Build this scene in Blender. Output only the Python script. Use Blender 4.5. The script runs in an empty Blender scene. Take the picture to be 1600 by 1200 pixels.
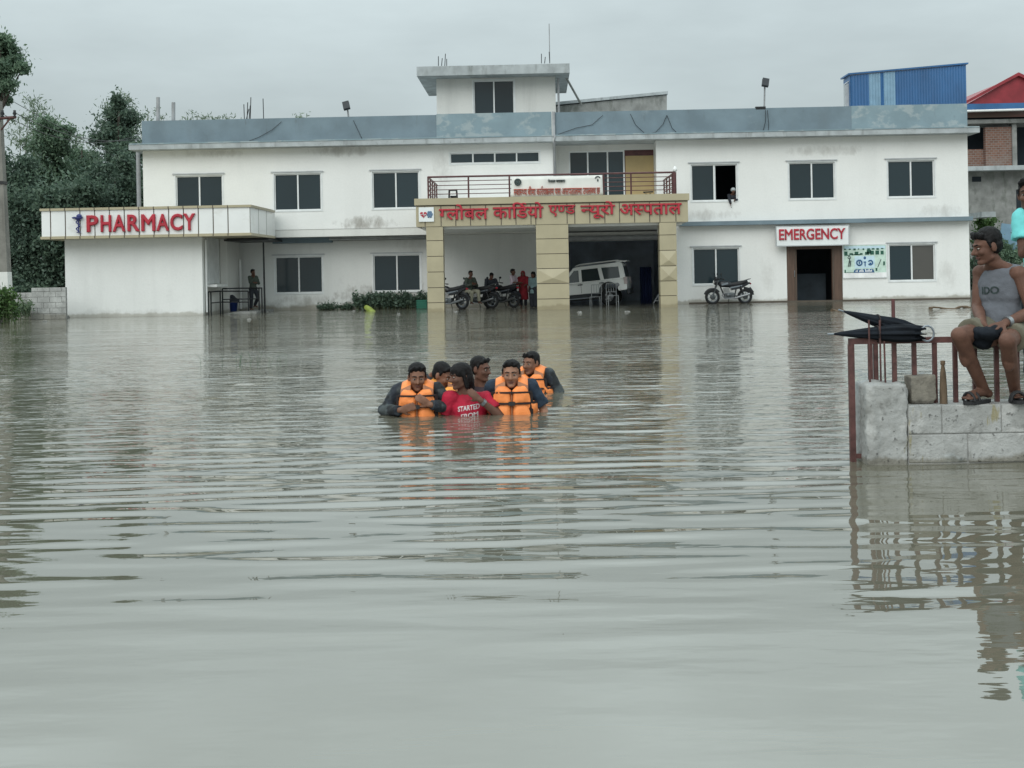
import bpy, bmesh, math, random
import numpy as np
from mathutils import Vector, Matrix, Euler
R = math.radians
random.seed(7); rng = np.random.default_rng(11)
sc = bpy.context.scene
col = sc.collection

# ------------------------------------------------------------------ camera
F, PXC, PYC, CAMH = 2000.0, 800.0, 428.0, 1.32       # focal length in photo pixels, principal point, eye height
ROLL, YAW = R(1.06), R(1.1)
cd = bpy.data.cameras.new('camera'); cam = bpy.data.objects.new('camera', cd); col.objects.link(cam)
cd.sensor_width = 36; cd.lens = 36 * F / 1600
cd.shift_y = -(600 - PYC) / 1600
cd.clip_start = .1; cd.clip_end = 3000
cam.matrix_world = Matrix.Translation((0, 0, CAMH)) @ (Matrix.Rotation(YAW, 4, 'Z') @ Matrix.Rotation(R(90), 4, 'X') @ Matrix.Rotation(-ROLL, 4, 'Z'))
sc.camera = cam

def ray(px, py):
    dx, dy = px - PXC, PYC - py
    u = dx * math.cos(ROLL) + dy * math.sin(ROLL); v = -dx * math.sin(ROLL) + dy * math.cos(ROLL)
    return Vector((u / F * math.cos(YAW) - math.sin(YAW), u / F * math.sin(YAW) + math.cos(YAW), v / F))
def at(px, py, Y):
    d = ray(px, py); t = Y / d.y
    return Vector((d.x * t, Y, CAMH + d.z * t))
def wat(px, py, z=0):
    d = ray(px, py); t = (z - CAMH) / d.z
    return Vector((d.x * t, d.y * t, z))
def X(px, py, Y): return at(px, py, Y).x
def Z(px, py, Y): return at(px, py, Y).z

# ------------------------------------------------------------------ world and sun (overcast)
SUN_EL, SUN_AZ = R(38), R(203)
w = bpy.data.worlds.new('World'); sc.world = w; w.use_nodes = True
nt = w.node_tree; N = nt.nodes; L = nt.links
for n in list(N): N.remove(n)
def node(t, nt_=None, **kw):
    n = (nt_ or nt).nodes.new(t)
    for k, v in kw.items(): setattr(n, k, v)
    return n
out = node('ShaderNodeOutputWorld'); bg = node('ShaderNodeBackground'); bg2 = node('ShaderNodeBackground'); addn = node('ShaderNodeAddShader')
sky = node('ShaderNodeTexSky', sky_type='NISHITA'); sky.sun_disc = False
sky.sun_elevation = SUN_EL; sky.sun_rotation = SUN_AZ; sky.air_density = 1; sky.dust_density = 3
bg.inputs[1].default_value = .012
L.new(sky.outputs[0], bg.inputs[0])
tc = node('ShaderNodeTexCoord'); sep = node('ShaderNodeSeparateXYZ'); L.new(tc.outputs['Generated'], sep.inputs[0])
grad = node('ShaderNodeMapRange'); grad.inputs[1].default_value = 0; grad.inputs[2].default_value = .9
grad.inputs[2].default_value = 1.0; grad.inputs[3].default_value = .76; grad.inputs[4].default_value = 1.30
L.new(sep.outputs[2], grad.inputs[0])
gr2 = node('ShaderNodeMapRange', interpolation_type='SMOOTHSTEP'); gr2.inputs[1].default_value = .165; gr2.inputs[2].default_value = .37; gr2.inputs[3].default_value = 0; gr2.inputs[4].default_value = .88
L.new(sep.outputs[2], gr2.inputs[0])
gsum = node('ShaderNodeMath', operation='ADD'); L.new(grad.outputs[0], gsum.inputs[0]); L.new(gr2.outputs[0], gsum.inputs[1])
mp = node('ShaderNodeMapping'); mp.inputs['Scale'].default_value = (1.6, 1.6, 5.5); L.new(tc.outputs['Generated'], mp.inputs[0])
nz = node('ShaderNodeTexNoise'); nz.inputs['Scale'].default_value = 2.1; nz.inputs['Detail'].default_value = 5; nz.inputs['Roughness'].default_value = .55
L.new(mp.outputs[0], nz.inputs[0])
rm = node('ShaderNodeMapRange'); rm.inputs[1].default_value = .32; rm.inputs[2].default_value = .68; rm.inputs[3].default_value = .86; rm.inputs[4].default_value = 1.11
L.new(nz.outputs[0], rm.inputs[0])
mul = node('ShaderNodeMath', operation='MULTIPLY'); L.new(gsum.outputs[0], mul.inputs[0]); L.new(rm.outputs[0], mul.inputs[1])
vm = node('ShaderNodeVectorMath', operation='SCALE'); vm.inputs[0].default_value = (.588, .674, .682); L.new(mul.outputs[0], vm.inputs['Scale'])
L.new(vm.outputs[0], bg2.inputs[0]); bg2.inputs[1].default_value = 1.0
L.new(bg.outputs[0], addn.inputs[0]); L.new(bg2.outputs[0], addn.inputs[1]); L.new(addn.outputs[0], out.inputs[0])

sd = bpy.data.lights.new('sun', 'SUN'); sun = bpy.data.objects.new('sun', sd); col.objects.link(sun)
sd.energy = 1.1; sd.angle = R(45); sd.color = (1, .97, .93)
sdir = Vector((math.sin(SUN_AZ) * math.cos(SUN_EL), math.cos(SUN_AZ) * math.cos(SUN_EL), math.sin(SUN_EL)))
sun.rotation_euler = sdir.to_track_quat('Z', 'Y').to_euler()
sc.view_settings.view_transform = 'Standard'; sc.view_settings.look = 'None'
sc.view_settings.exposure = 0.0; sc.view_settings.gamma = 1; sc.view_settings.use_curve_mapping = False
sc.cycles.max_bounces = 8; sc.cycles.use_denoising = True

# ------------------------------------------------------------------ materials
def s2l(r, g, b):
    f = lambda c: (c / 12.92 if c <= .04045 else ((c + .055) / 1.055) ** 2.4)
    return (f(r / 255), f(g / 255), f(b / 255))
def base_mat(name):
    m = bpy.data.materials.new(name); m.use_nodes = True
    return m, m.node_tree, m.node_tree.nodes['Principled BSDF']
def noise(t, scale, detail=4, rough=.55, stretch=None, coord='pos'):
    if coord == 'pos': g = node('ShaderNodeNewGeometry', t).outputs['Position']
    else: g = node('ShaderNodeTexCoord', t).outputs['Object']
    if stretch:
        mpn = node('ShaderNodeMapping', t); mpn.inputs['Scale'].default_value = stretch; t.links.new(g, mpn.inputs[0]); g = mpn.outputs[0]
    n = node('ShaderNodeTexNoise', t); n.inputs['Scale'].default_value = scale; n.inputs['Detail'].default_value = detail; n.inputs['Roughness'].default_value = rough
    t.links.new(g, n.inputs[0]); return n.outputs[0]
def rng_(t, src, a, b, c=0, d=1):
    n = node('ShaderNodeMapRange', t); n.inputs[1].default_value = a; n.inputs[2].default_value = b; n.inputs[3].default_value = c; n.inputs[4].default_value = d
    t.links.new(src, n.inputs[0]); return n.outputs[0]
def mixc(t, fac, a, b):
    n = node('ShaderNodeMix', t, data_type='RGBA')
    for s, i in ((fac, 0), (a, 6), (b, 7)):
        if isinstance(s, (int, float)): n.inputs[i].default_value = s
        elif isinstance(s, tuple): n.inputs[i].default_value = (*s, 1)
        else: t.links.new(s, n.inputs[i])
    return n.outputs[2]
def mat(name, c, rough=.6, var=.12, scale=3, stretch=None, c2=None, lo=.35, hi=.65, bump=0, bscale=40, metal=0, spec=.4, stains=(), coord='pos', coat=0):
    m, t, p = base_mat(name)
    a = tuple(x * (1 - var) for x in c); b = tuple(min(1, x * (1 + var)) for x in c)
    if c2: a, b = c, c2
    o = mixc(t, rng_(t, noise(t, scale, stretch=stretch, coord=coord), lo, hi), a, b)
    for (sc_, scl, st, l, h, amt) in stains:
        o = mixc(t, rng_(t, noise(t, scl, 5, .6, st, coord), l, h, 0, amt), o, sc_)
    t.links.new(o, p.inputs['Base Color'])
    p.inputs['Roughness'].default_value = rough; p.inputs['Metallic'].default_value = metal; p.inputs['Specular IOR Level'].default_value = spec
    p.inputs['Coat Weight'].default_value = coat
    if bump:
        bn = node('ShaderNodeBump', t); bn.inputs['Strength'].default_value = 1; bn.inputs['Distance'].default_value = bump
        t.links.new(noise(t, bscale, 5, .6, None, coord), bn.inputs['Height']); t.links.new(bn.outputs[0], p.inputs['Normal'])
    return m
def wall_mat(name, c, dirt=(.20, .20, .17), spots=(), grime_h=.30, streak=.14, blot=.22, grime=.5):
    m, t, p = base_mat(name)
    o = mixc(t, rng_(t, noise(t, .55, 5, .6), .3, .7), tuple(x * .93 for x in c), c)
    o = mixc(t, rng_(t, noise(t, .7, 5, .6, (2.6, 2.6, .22)), .5, .8, 0, streak), o, tuple(x * .62 for x in c))
    o = mixc(t, rng_(t, noise(t, 1.7, 6, .7), .6, .8, 0, blot), o, tuple(x * .6 for x in c))
    o = mixc(t, rng_(t, noise(t, 14, 4, .6), .4, .75, 0, .10), o, tuple(x * .6 for x in c))
    gz = node('ShaderNodeSeparateXYZ', t); t.links.new(node('ShaderNodeNewGeometry', t).outputs['Position'], gz.inputs[0])
    for (px, py, rx_, rz_, amt) in spots:               # damp smudges with a shape of their own
        q = at(px, py, 51.0); acc = None
        for ax_, cc, rr in ((0, q.x, rx_), (2, q.z, rz_)):
            d_ = node('ShaderNodeMath', t, operation='SUBTRACT'); t.links.new(gz.outputs[ax_], d_.inputs[0]); d_.inputs[1].default_value = cc
            e_ = node('ShaderNodeMath', t, operation='DIVIDE'); t.links.new(d_.outputs[0], e_.inputs[0]); e_.inputs[1].default_value = rr
            f_ = node('ShaderNodeMath', t, operation='MULTIPLY'); t.links.new(e_.outputs[0], f_.inputs[0]); t.links.new(e_.outputs[0], f_.inputs[1])
            if acc is None: acc = f_.outputs[0]
            else: s_ = node('ShaderNodeMath', t, operation='ADD'); t.links.new(acc, s_.inputs[0]); t.links.new(f_.outputs[0], s_.inputs[1]); acc = s_.outputs[0]
        s_ = node('ShaderNodeMath', t, operation='ADD'); t.links.new(acc, s_.inputs[0]); t.links.new(rng_(t, noise(t, 3.5, 6, .7, (1, 1, .5)), .3, .7, -.6, .9), s_.inputs[1])
        o = mixc(t, rng_(t, s_.outputs[0], 1.0, -.2, 0, amt), o, (.22, .20, .17))
    nn = rng_(t, noise(t, 1.3, 6, .7, (1, 1, .6)), .3, .75, -.1, 1.0)
    ad = node('ShaderNodeMath', t, operation='MULTIPLY'); t.links.new(nn, ad.inputs[0]); ad.inputs[1].default_value = grime_h
    sb = node('ShaderNodeMath', t, operation='SUBTRACT'); t.links.new(ad.outputs[0], sb.inputs[0]); t.links.new(gz.outputs[2], sb.inputs[1])
    o = mixc(t, rng_(t, sb.outputs[0], -.12, .25, 0, grime), o, dirt)
    t.links.new(o, p.inputs['Base Color']); p.inputs['Roughness'].default_value = .75; p.inputs['Specular IOR Level'].default_value = .25
    bn = node('ShaderNodeBump', t); bn.inputs['Distance'].default_value = .012; t.links.new(noise(t, 9, 6, .65), bn.inputs['Height']); bn.inputs['Strength'].default_value = .5
    t.links.new(bn.outputs[0], p.inputs['Normal'])
    return m
M = {}
WH = (.80, .805, .785)
M['white'] = wall_mat('white_plaster', WH, spots=((572, 348, 1.3, .30, .75), (540, 236, 1.6, .25, .45), (690, 262, .5, .9, .3), (900, 238, 1.0, .4, .3), (1290, 236, 2.2, .22, .35), (1470, 330, .9, .3, .3), (1110, 336, 1.2, .25, .35), (1480, 430, .5, .7, .25), (1200, 425, .35, .8, -.0 + .22), (330, 240, 1.8, .2, .35)))
M['whitelow'] = wall_mat('stained_white_plaster', (.72, .73, .71), spots=((600, 462, 2.2, .55, .8), (470, 470, 1.2, .25, .5), (640, 385, .6, .4, .25)), grime_h=.8, streak=.3, blot=.35)
M['whitepharm'] = wall_mat('annex_white_plaster', (.78, .79, .77), grime_h=.35, streak=.22, blot=.35, grime=.45)
M['offwhite'] = wall_mat('aged_white_plaster', (.70, .70, .67), grime_h=.5, blot=.4, streak=.45)
M['parapet'] = mat('blue_grey_parapet_paint', (.165, .220, .255), .8, .13, .9, stains=(((.15, .185, .205), 1.1, (1, 1, .5), .5, .8, .5), ((.29, .34, .36), .8, (1, 1, 1.3), .62, .70, .35), ((.09, .10, .10), 5, (1, 1, .2), .64, .8, .5)), bump=.006, bscale=12)
M['parapet_new'] = mat('lighter_parapet_paint', (.21, .285, .32), .8, .1, .9, stains=(((.40, .44, .44), 1.5, (1, 1, 1.3), .52, .6, .5), ((.14, .17, .18), 4, (1, 1, .4), .62, .8, .6)), bump=.006, bscale=12)
M['slab'] = mat('grey_concrete_edge', (.37, .40, .41), .85, .15, 2, stains=(((.13, .14, .13), 3, (1, 1, .25), .55, .75, .7), ((.08, .085, .08), 9, None, .62, .78, .6)), bump=.006, bscale=20)
M['concrete'] = mat('raw_concrete', (.25, .255, .245), .9, .22, 2, stains=(((.09, .10, .085), 3.5, (1, 1, .4), .52, .72, .7),), bump=.01, bscale=15)
M['beige'] = mat('beige_facade_panel', (.39, .345, .232), .35, .06, 1.5, stains=(((.36, .31, .2), 2.5, (1, 1, .3), .55, .8, .4),), spec=.5)
M['joint'] = mat('dark_joint', (.09, .075, .06), .8)
M['panelwhite'] = mat('white_facade_panel', (.74, .75, .74), .3, .04, 1, stains=(((.42, .40, .34), 1.2, (1, 1, 2.2), .58, .75, .35),), spec=.5)
M['letterred'] = mat('red_acrylic_letter', (.40, .022, .04), .35, .1, 2, spec=.5)
M['navy'] = mat('navy_emblem', (.03, .04, .17), .4)
M['steelblue'] = mat('steel_blue_emblem', (.10, .17, .27), .4)
M['alu'] = mat('white_aluminium', (.70, .72, .72), .4, .06, 3)
M['aluold'] = mat('dull_aluminium', (.42, .44, .45), .4, .1, 3)
M['maroon'] = mat('maroon_rail_paint', (.09, .035, .035), .45, .2, 5)
M['rust'] = mat('rusty_red_rail', (.095, .042, .038), .6, .35, 9, stains=(((.05, .022, .02), 14, None, .5, .65, .8),), bump=.002, bscale=90)
M['litter'] = mat('soaked_litter', (.19, .19, .18), .7, .4, 12)
M['black'] = mat('black_metal', (.018, .02, .022), .45, .3, 5)
M['pipegrey'] = mat('grey_pipe', (.30, .31, .32), .5, .15, 3)
M['white_paint'] = mat('white_gloss_paint', (.75, .76, .75), .35, .05, 2)
M['door'] = mat('brown_door_frame', (.10, .062, .045), .45, .2, 3, (8, 8, .5))
M['tan'] = mat('tan_door_panel', (.44, .33, .16), .5, .08, 2)
M['interior'] = mat('dim_interior_wall', (.20, .215, .225), .8, .1, 1)
M['garage'] = mat('dark_garage_wall', (.62, .70, .80), .85, .2, 1)
M['counter'] = mat('dark_counter_front', (.05, .068, .085), .7, .2, 2)
M['bluemetal'] = mat('blue_roof_sheet', (.03, .115, .27), .38, .15, 1.2, (1, 1, .4), spec=.5)
M['bluelight'] = mat('pale_blue_sheet', (.20, .33, .44), .4, .12, 2)
M['redroof'] = mat('red_roof_sheet', (.26, .03, .04), .45, .2, 1.5)
M['orange'] = mat('orange_vest_fabric', (.95, .285, .08), .6, .12, 6, stains=(((.55, .13, .02), 9, None, .52, .75, .5),), bump=.006, bscale=28)
M['orange2'] = mat('yellow_orange_vest_fabric', (.95, .38, .08), .6, .12, 6, stains=(((.6, .2, .03), 9, None, .52, .75, .5),), bump=.006, bscale=28)
M['lampglass'] = mat('headlamp_glass', (.6, .6, .58), .1, .05, 5)
M['webbing'] = mat('black_webbing', (.02, .012, .012), .7, .2, 10)
M['band'] = mat('brown_reflective_band', (.32, .13, .06), .5, .15, 10)
M['skin'] = mat('brown_skin', (.20, .098, .062), .58, .16, 14, bump=.0012, bscale=150, spec=.3, stains=(((.13, .058, .038), 22, None, .5, .72, .6),))
M['skin2'] = mat('lighter_brown_skin', (.27, .14, .09), .58, .14, 14, bump=.0012, bscale=150, spec=.3, stains=(((.18, .08, .05), 22, None, .5, .72, .6),))
M['skin3'] = mat('dark_brown_skin', (.125, .062, .043), .6, .16, 14, bump=.0014, bscale=140, spec=.28, stains=(((.08, .038, .027), 22, None, .5, .72, .6),))
M['hair'] = mat('black_hair', (.0055, .005, .0055), .62, .5, 60, (1, 1, .3), bump=.004, bscale=120, spec=.22)
M['eyewhite'] = mat('eye_white', (.34, .30, .27), .25, .03, 5)
M['iris'] = mat('dark_iris', (.012, .008, .006), .2, .1, 5)
M['lip'] = mat('lip', (.125, .052, .042), .5, .1, 8)
M['camo'] = mat('dark_camouflage_cloth', (.018, .023, .032), .8, .2, 9, c2=(.055, .066, .068), lo=.44, hi=.56, stains=(((.012, .014, .016), 7, None, .52, .56, .9),), bump=.014, bscale=13)
M['teal_shirt'] = mat('dark_navy_shirt', (.013, .026, .046), .8, .3, 7, bump=.012, bscale=13)
M['red_tee'] = mat('red_tshirt', (.36, .008, .032), .8, .25, 7, bump=.014, bscale=11)
M['darktee'] = mat('dark_plum_shirt', (.035, .022, .028), .85, .2, 7, bump=.003, bscale=25)
M['grey_tank'] = mat('grey_cotton', (.118, .126, .145), .9, .12, 5, stains=(((.07, .078, .09), 7, (1, 1, .5), .5, .7, .6),), bump=.016, bscale=9)
M['khaki'] = mat('khaki_shorts', (.13, .12, .088), .9, .15, 6, bump=.006, bscale=14)
M['cyan_tee'] = mat('cyan_tshirt', (.17, .62, .62), .85, .08, 5, bump=.006, bscale=12)
M['olive'] = mat('olive_shirt', (.06, .075, .06), .85, .15, 6)
M['khakitrouser'] = mat('khaki_trousers', (.30, .29, .22), .85, .1, 6)
M['darkcloth'] = mat('dark_cloth', (.022, .026, .034), .85, .2, 6)
M['pinkshirt'] = mat('pale_pink_shirt', (.52, .44, .50), .85, .08, 6)
M['redcloth'] = mat('maroon_red_cloth', (.20, .012, .02), .85, .2, 5, bump=.006, bscale=12)
M['tealcloth'] = mat('teal_grey_cloth', (.16, .24, .25), .85, .1, 5)
M['tyre'] = mat('tyre_rubber', (.016, .017, .018), .8, .2, 8)
M['bikeblack'] = mat('black_bike_paint', (.014, .016, .02), .28, .2, 3, spec=.5)
M['seat'] = mat('black_seat_vinyl', (.02, .02, .022), .6)
M['chrome'] = mat('dull_chrome', (.25, .26, .27), .35, .2, 6, metal=.8)
M['engine'] = mat('engine_metal', (.10, .11, .115), .4, .3, 12, metal=.5)
M['silver'] = mat('silver_trim', (.22, .25, .28), .3, .1, 3, metal=.4)
M['carwhite'] = mat('white_car_paint', (.82, .84, .82), .22, .03, 1, spec=.5, coat=.3)
M['cargrey'] = mat('dark_car_plastic', (.03, .035, .04), .6, .2, 4)
M['redlamp'] = mat('rear_lamp_glass', (.5, .42, .42), .15, .1, 4)
M['block'] = mat('whitewashed_block', (.36, .365, .355), .92, .12, 2.2, stains=(((.22, .22, .205), 3.3, None, .42, .65, .7), ((.50, .50, .485), 6, None, .58, .68, .6), ((.12, .12, .11), 11, None, .56, .72, .6), ((.06, .06, .055), 26, None, .62, .68, .7), ((.36, .42, .44), 2.6, None, .58, .7, .6), ((.25, .21, .08), 4.5, (2, 2, .5), .66, .72, .7)), bump=.014, bscale=26)
M['mortar'] = mat('mortar', (.27, .27, .26), .95, .2, 9, bump=.008, bscale=40)
M['oldblock'] = mat('grey_concrete_block', (.20, .185, .155), .95, .2, 14, stains=(((.09, .085, .075), 9, None, .5, .7, .7),), bump=.008, bscale=60)
M['wallgrey'] = mat('grey_boundary_block', (.38, .385, .37), .9, .18, 2.5, stains=(((.12, .12, .11), 4, (1, 1, .5), .52, .72, .7),), bump=.01, bscale=20)
M['umbrella'] = mat('black_umbrella_cloth', (.008, .011, .016), .8, .3, 8, bump=.004, bscale=18, spec=.2)
M['bluecloth'] = mat('dark_blue_curtain', (.012, .022, .075), .8, .3, 4, (5, 5, .3))
M['bucket'] = mat('blue_plastic', (.02, .045, .19), .35, .1, 3)
M['greenplastic'] = mat('green_plastic', (.015, .13, .085), .4, .1, 3)
M['yellowgreen'] = mat('yellow_green_plastic', (.24, .30, .06), .5, .15, 6)
M['wood'] = mat('weathered_wood', (.12, .085, .055), .9, .3, 8, (1, 9, 1))
M['brick'] = None
M['boardwhite'] = mat('white_sign_board', (.74, .77, .77), .4, .03, 2)
M['bannerwhite'] = mat('white_banner_vinyl', (.72, .72, .68), .5, .05, 2)
M['printred'] = mat('red_print', (.40, .09, .06), .5)
M['printdark'] = mat('dark_print', (.04, .06, .06), .5)
M['printgreen'] = mat('dark_green_print', (.02, .09, .06), .5)
M['printblue'] = mat('blue_print', (.03, .10, .22), .5)
M['printpale'] = mat('pale_green_print', (.52, .66, .58), .5, .12, 7)
M['printsky'] = mat('pale_blue_print', (.52, .68, .76), .5, .05, 7)
M['printwhite'] = mat('white_print', (.78, .78, .78), .6)
M['gold'] = mat('brass_print', (.40, .30, .12), .5)
def glass(name, c, rough):
    m, t, p = base_mat(name)
    o = mixc(t, rng_(t, noise(t, .35, 3), .3, .7), tuple(x * .8 for x in c), tuple(x * 1.25 for x in c))
    oi = node('ShaderNodeObjectInfo', t); o = mixc(t, rng_(t, oi.outputs['Random'], 0, 1, 0, .75), o, tuple(x * 1.9 for x in c))
    t.links.new(o, p.inputs['Base Color']); p.inputs['Roughness'].default_value = rough; p.inputs['IOR'].default_value = 1.5
    return m
M['glass'] = glass('tinted_window_glass', (.013, .023, .028), .12)
M['glasswarm'] = glass('warm_tinted_window_glass', (.075, .072, .066), .15)
M['glassdark'] = glass('dark_vehicle_glass', (.03, .042, .045), .06)
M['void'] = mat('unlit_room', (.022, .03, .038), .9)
def brick_mat():
    m, t, p = base_mat('red_brick')
    g = node('ShaderNodeNewGeometry', t).outputs['Position']; mpn = node('ShaderNodeMapping', t); mpn.inputs['Rotation'].default_value = (R(90), 0, 0)
    t.links.new(g, mpn.inputs[0]); b = node('ShaderNodeTexBrick', t); t.links.new(mpn.outputs[0], b.inputs[0])
    b.inputs['Color1'].default_value = (.15, .075, .055, 1); b.inputs['Color2'].default_value = (.22, .11, .08, 1); b.inputs['Mortar'].default_value = (.22, .20, .18, 1)
    b.inputs['Scale'].default_value = 2.2; b.inputs['Mortar Size'].default_value = .03
    o = mixc(t, rng_(t, noise(t, 1.3, 5), .45, .7, 0, .6), b.outputs[0], (.24, .21, .19))
    t.links.new(o, p.inputs['Base Color']); p.inputs['Roughness'].default_value = .9; return m
M['brick'] = brick_mat()
def leaf_mat(name, a, b):
    m, t, p = base_mat(name)
    g = node('ShaderNodeNewGeometry', t)
    o = mixc(t, g.outputs['Random Per Island'], a, b)
    o = mixc(t, rng_(t, noise(t, .45, 3), .35, .65, 0, .55), o, tuple(x * .62 for x in a))
    t.links.new(o, p.inputs['Base Color']); p.inputs['Roughness'].default_value = .5; p.inputs['Specular IOR Level'].default_value = .35
    tr = node('ShaderNodeBsdfTranslucent', t); t.links.new(o, tr.inputs[0]); mx = node('ShaderNodeMixShader', t); mx.inputs[0].default_value = .35
    t.links.new(p.outputs[0], mx.inputs[1]); t.links.new(tr.outputs[0], mx.inputs[2]); t.links.new(mx.outputs[0], t.nodes['Material Output'].inputs[0])
    return m
M['leafdark'] = leaf_mat('dark_leaf', (.070, .115, .088), (.155, .225, .155))  # green paled and blued in the colour itself to imitate haze over distant trees
M['leafmid'] = leaf_mat('mid_leaf', (.110, .180, .125), (.220, .315, .200))  # same painted haze: lighter, bluer tone put into the leaf colour
M['leafpale'] = leaf_mat('bamboo_leaf', (.10, .155, .10), (.20, .27, .16))
M['leaffresh'] = leaf_mat('fresh_weed_leaf', (.05, .11, .03), (.13, .22, .07))
M['bark'] = mat('bark', (.07, .06, .05), .95, .3, 6, (3, 3, .5), bump=.01, bscale=20)
M['culm'] = mat('bamboo_culm', (.10, .125, .06), .6, .2, 3)
M['pole'] = mat('grey_pole_concrete', (.20, .195, .175), .9, .15, 3, stains=(((.10, .095, .085), 2, (2, 2, .3), .5, .7, .6),), bump=.004, bscale=40)
def water_mat():
    m, t, p = base_mat('muddy_flood_water')
    o = mixc(t, rng_(t, noise(t, .16, 4, .5, (1, 1.6, 1)), .35, .65), (.118, .112, .082), (.142, .136, .104))
    t.links.new(o, p.inputs['Base Color'])
    p.inputs['Roughness'].default_value = .02; p.inputs['IOR'].default_value = 2.3; p.inputs['Specular IOR Level'].default_value = .5
    gy = node('ShaderNodeSeparateXYZ', t); t.links.new(node('ShaderNodeNewGeometry', t).outputs['Position'], gy.inputs[0])
    a = noise(t, 1.0, 3, .5, (1.6, 4.2, 1)); b = noise(t, 1.0, 2, .5, (5, 12, 1))
    far = rng_(t, gy.outputs[1], 7.5, 17, .05, 1.0)
    patch = rng_(t, noise(t, .14, 3, .5, (1, 2.2, 1)), .35, .65, .45, 1.25)
    ff = node('ShaderNodeMath', t, operation='MULTIPLY'); t.links.new(far, ff.inputs[0]); t.links.new(patch, ff.inputs[1])
    ma = node('ShaderNodeMath', t, operation='MULTIPLY'); t.links.new(a, ma.inputs[0]); t.links.new(ff.outputs[0], ma.inputs[1])
    mb_ = node('ShaderNodeMath', t, operation='MULTIPLY'); t.links.new(b, mb_.inputs[0]); t.links.new(ff.outputs[0], mb_.inputs[1])
    b1 = node('ShaderNodeBump', t); b1.inputs['Strength'].default_value = 1; b1.inputs['Distance'].default_value = .040; t.links.new(ma.outputs[0], b1.inputs['Height'])
    b2 = node('ShaderNodeBump', t); b2.inputs['Strength'].default_value = 1; b2.inputs['Distance'].default_value = .008; t.links.new(mb_.outputs[0], b2.inputs['Height'])
    t.links.new(b1.outputs[0], b2.inputs['Normal']); t.links.new(b2.outputs[0], p.inputs['Normal'])
    return m
M['water'] = water_mat()
M['mud'] = mat('muddy_ground', (.12, .10, .07), .9, .2, 1, bump=.02, bscale=4)

def wet_foot(key, h, amt=.55):
    "a soaked tide line with a ragged edge where the wall stands in the flood"
    t = M[key].node_tree; p = t.nodes['Principled BSDF']; src = p.inputs['Base Color'].links[0].from_socket
    z = node('ShaderNodeSeparateXYZ', t); t.links.new(node('ShaderNodeNewGeometry', t).outputs['Position'], z.inputs[0])
    a = node('ShaderNodeMath', t, operation='SUBTRACT'); t.links.new(rng_(t, noise(t, 2.2 / max(h, .05) * .12, 5, .65, (1, 1, .4)), .3, .7, h * .35, h * 1.4), a.inputs[0]); t.links.new(z.outputs[2], a.inputs[1])
    m = node('ShaderNodeMix', t, data_type='RGBA', blend_type='MULTIPLY'); t.links.new(rng_(t, a.outputs[0], -h * .15, h * .3, 0, amt), m.inputs[0]); t.links.new(src, m.inputs[6]); m.inputs[7].default_value = (.42, .38, .30, 1)
    t.links.new(m.outputs[2], p.inputs['Base Color'])
for k_, h_, a_ in (('block', .055, .75), ('white', .16, .6), ('whitepharm', .14, .5), ('whitelow', .22, .7), ('beige', .16, .45), ('wallgrey', .2, .6), ('offwhite', .14, .5)): wet_foot(k_, h_, a_)

# ------------------------------------------------------------------ mesh helpers
def tag(o, label=None, cat=None, group=None, kind=None):
    if label: o['label'] = label
    if cat: o['category'] = cat
    if group: o['group'] = group
    if kind: o['kind'] = kind
    return o
def thing(name, label, cat, loc=(0, 0, 0), rz=0, group=None):
    o = bpy.data.objects.new(name, None); col.objects.link(o); o.location = loc; o.rotation_euler = (0, 0, rz)
    o.empty_display_size = .1
    return tag(o, label, cat, group)
def origin(o):
    v = Vector((0, 0, 0))
    while o is not None: v = v + o.location; o = o.parent
    return v
def dup(root, loc, rz, label, group=None):
    def rec(o, parent):
        c = o.copy(); col.objects.link(c)
        if parent: c.parent = parent
        for ch in o.children: rec(ch, c)
        return c
    c = rec(root, None); c.location = loc; c.rotation_euler = (0, 0, rz); c['label'] = label
    if group: c['group'] = group
    return c
def perp(d):
    d = d.normalized(); a = Vector((0, 0, 1)) if abs(d.z) < .9 else Vector((1, 0, 0))
    u = d.cross(a).normalized(); return u, d.cross(u).normalized()
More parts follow.
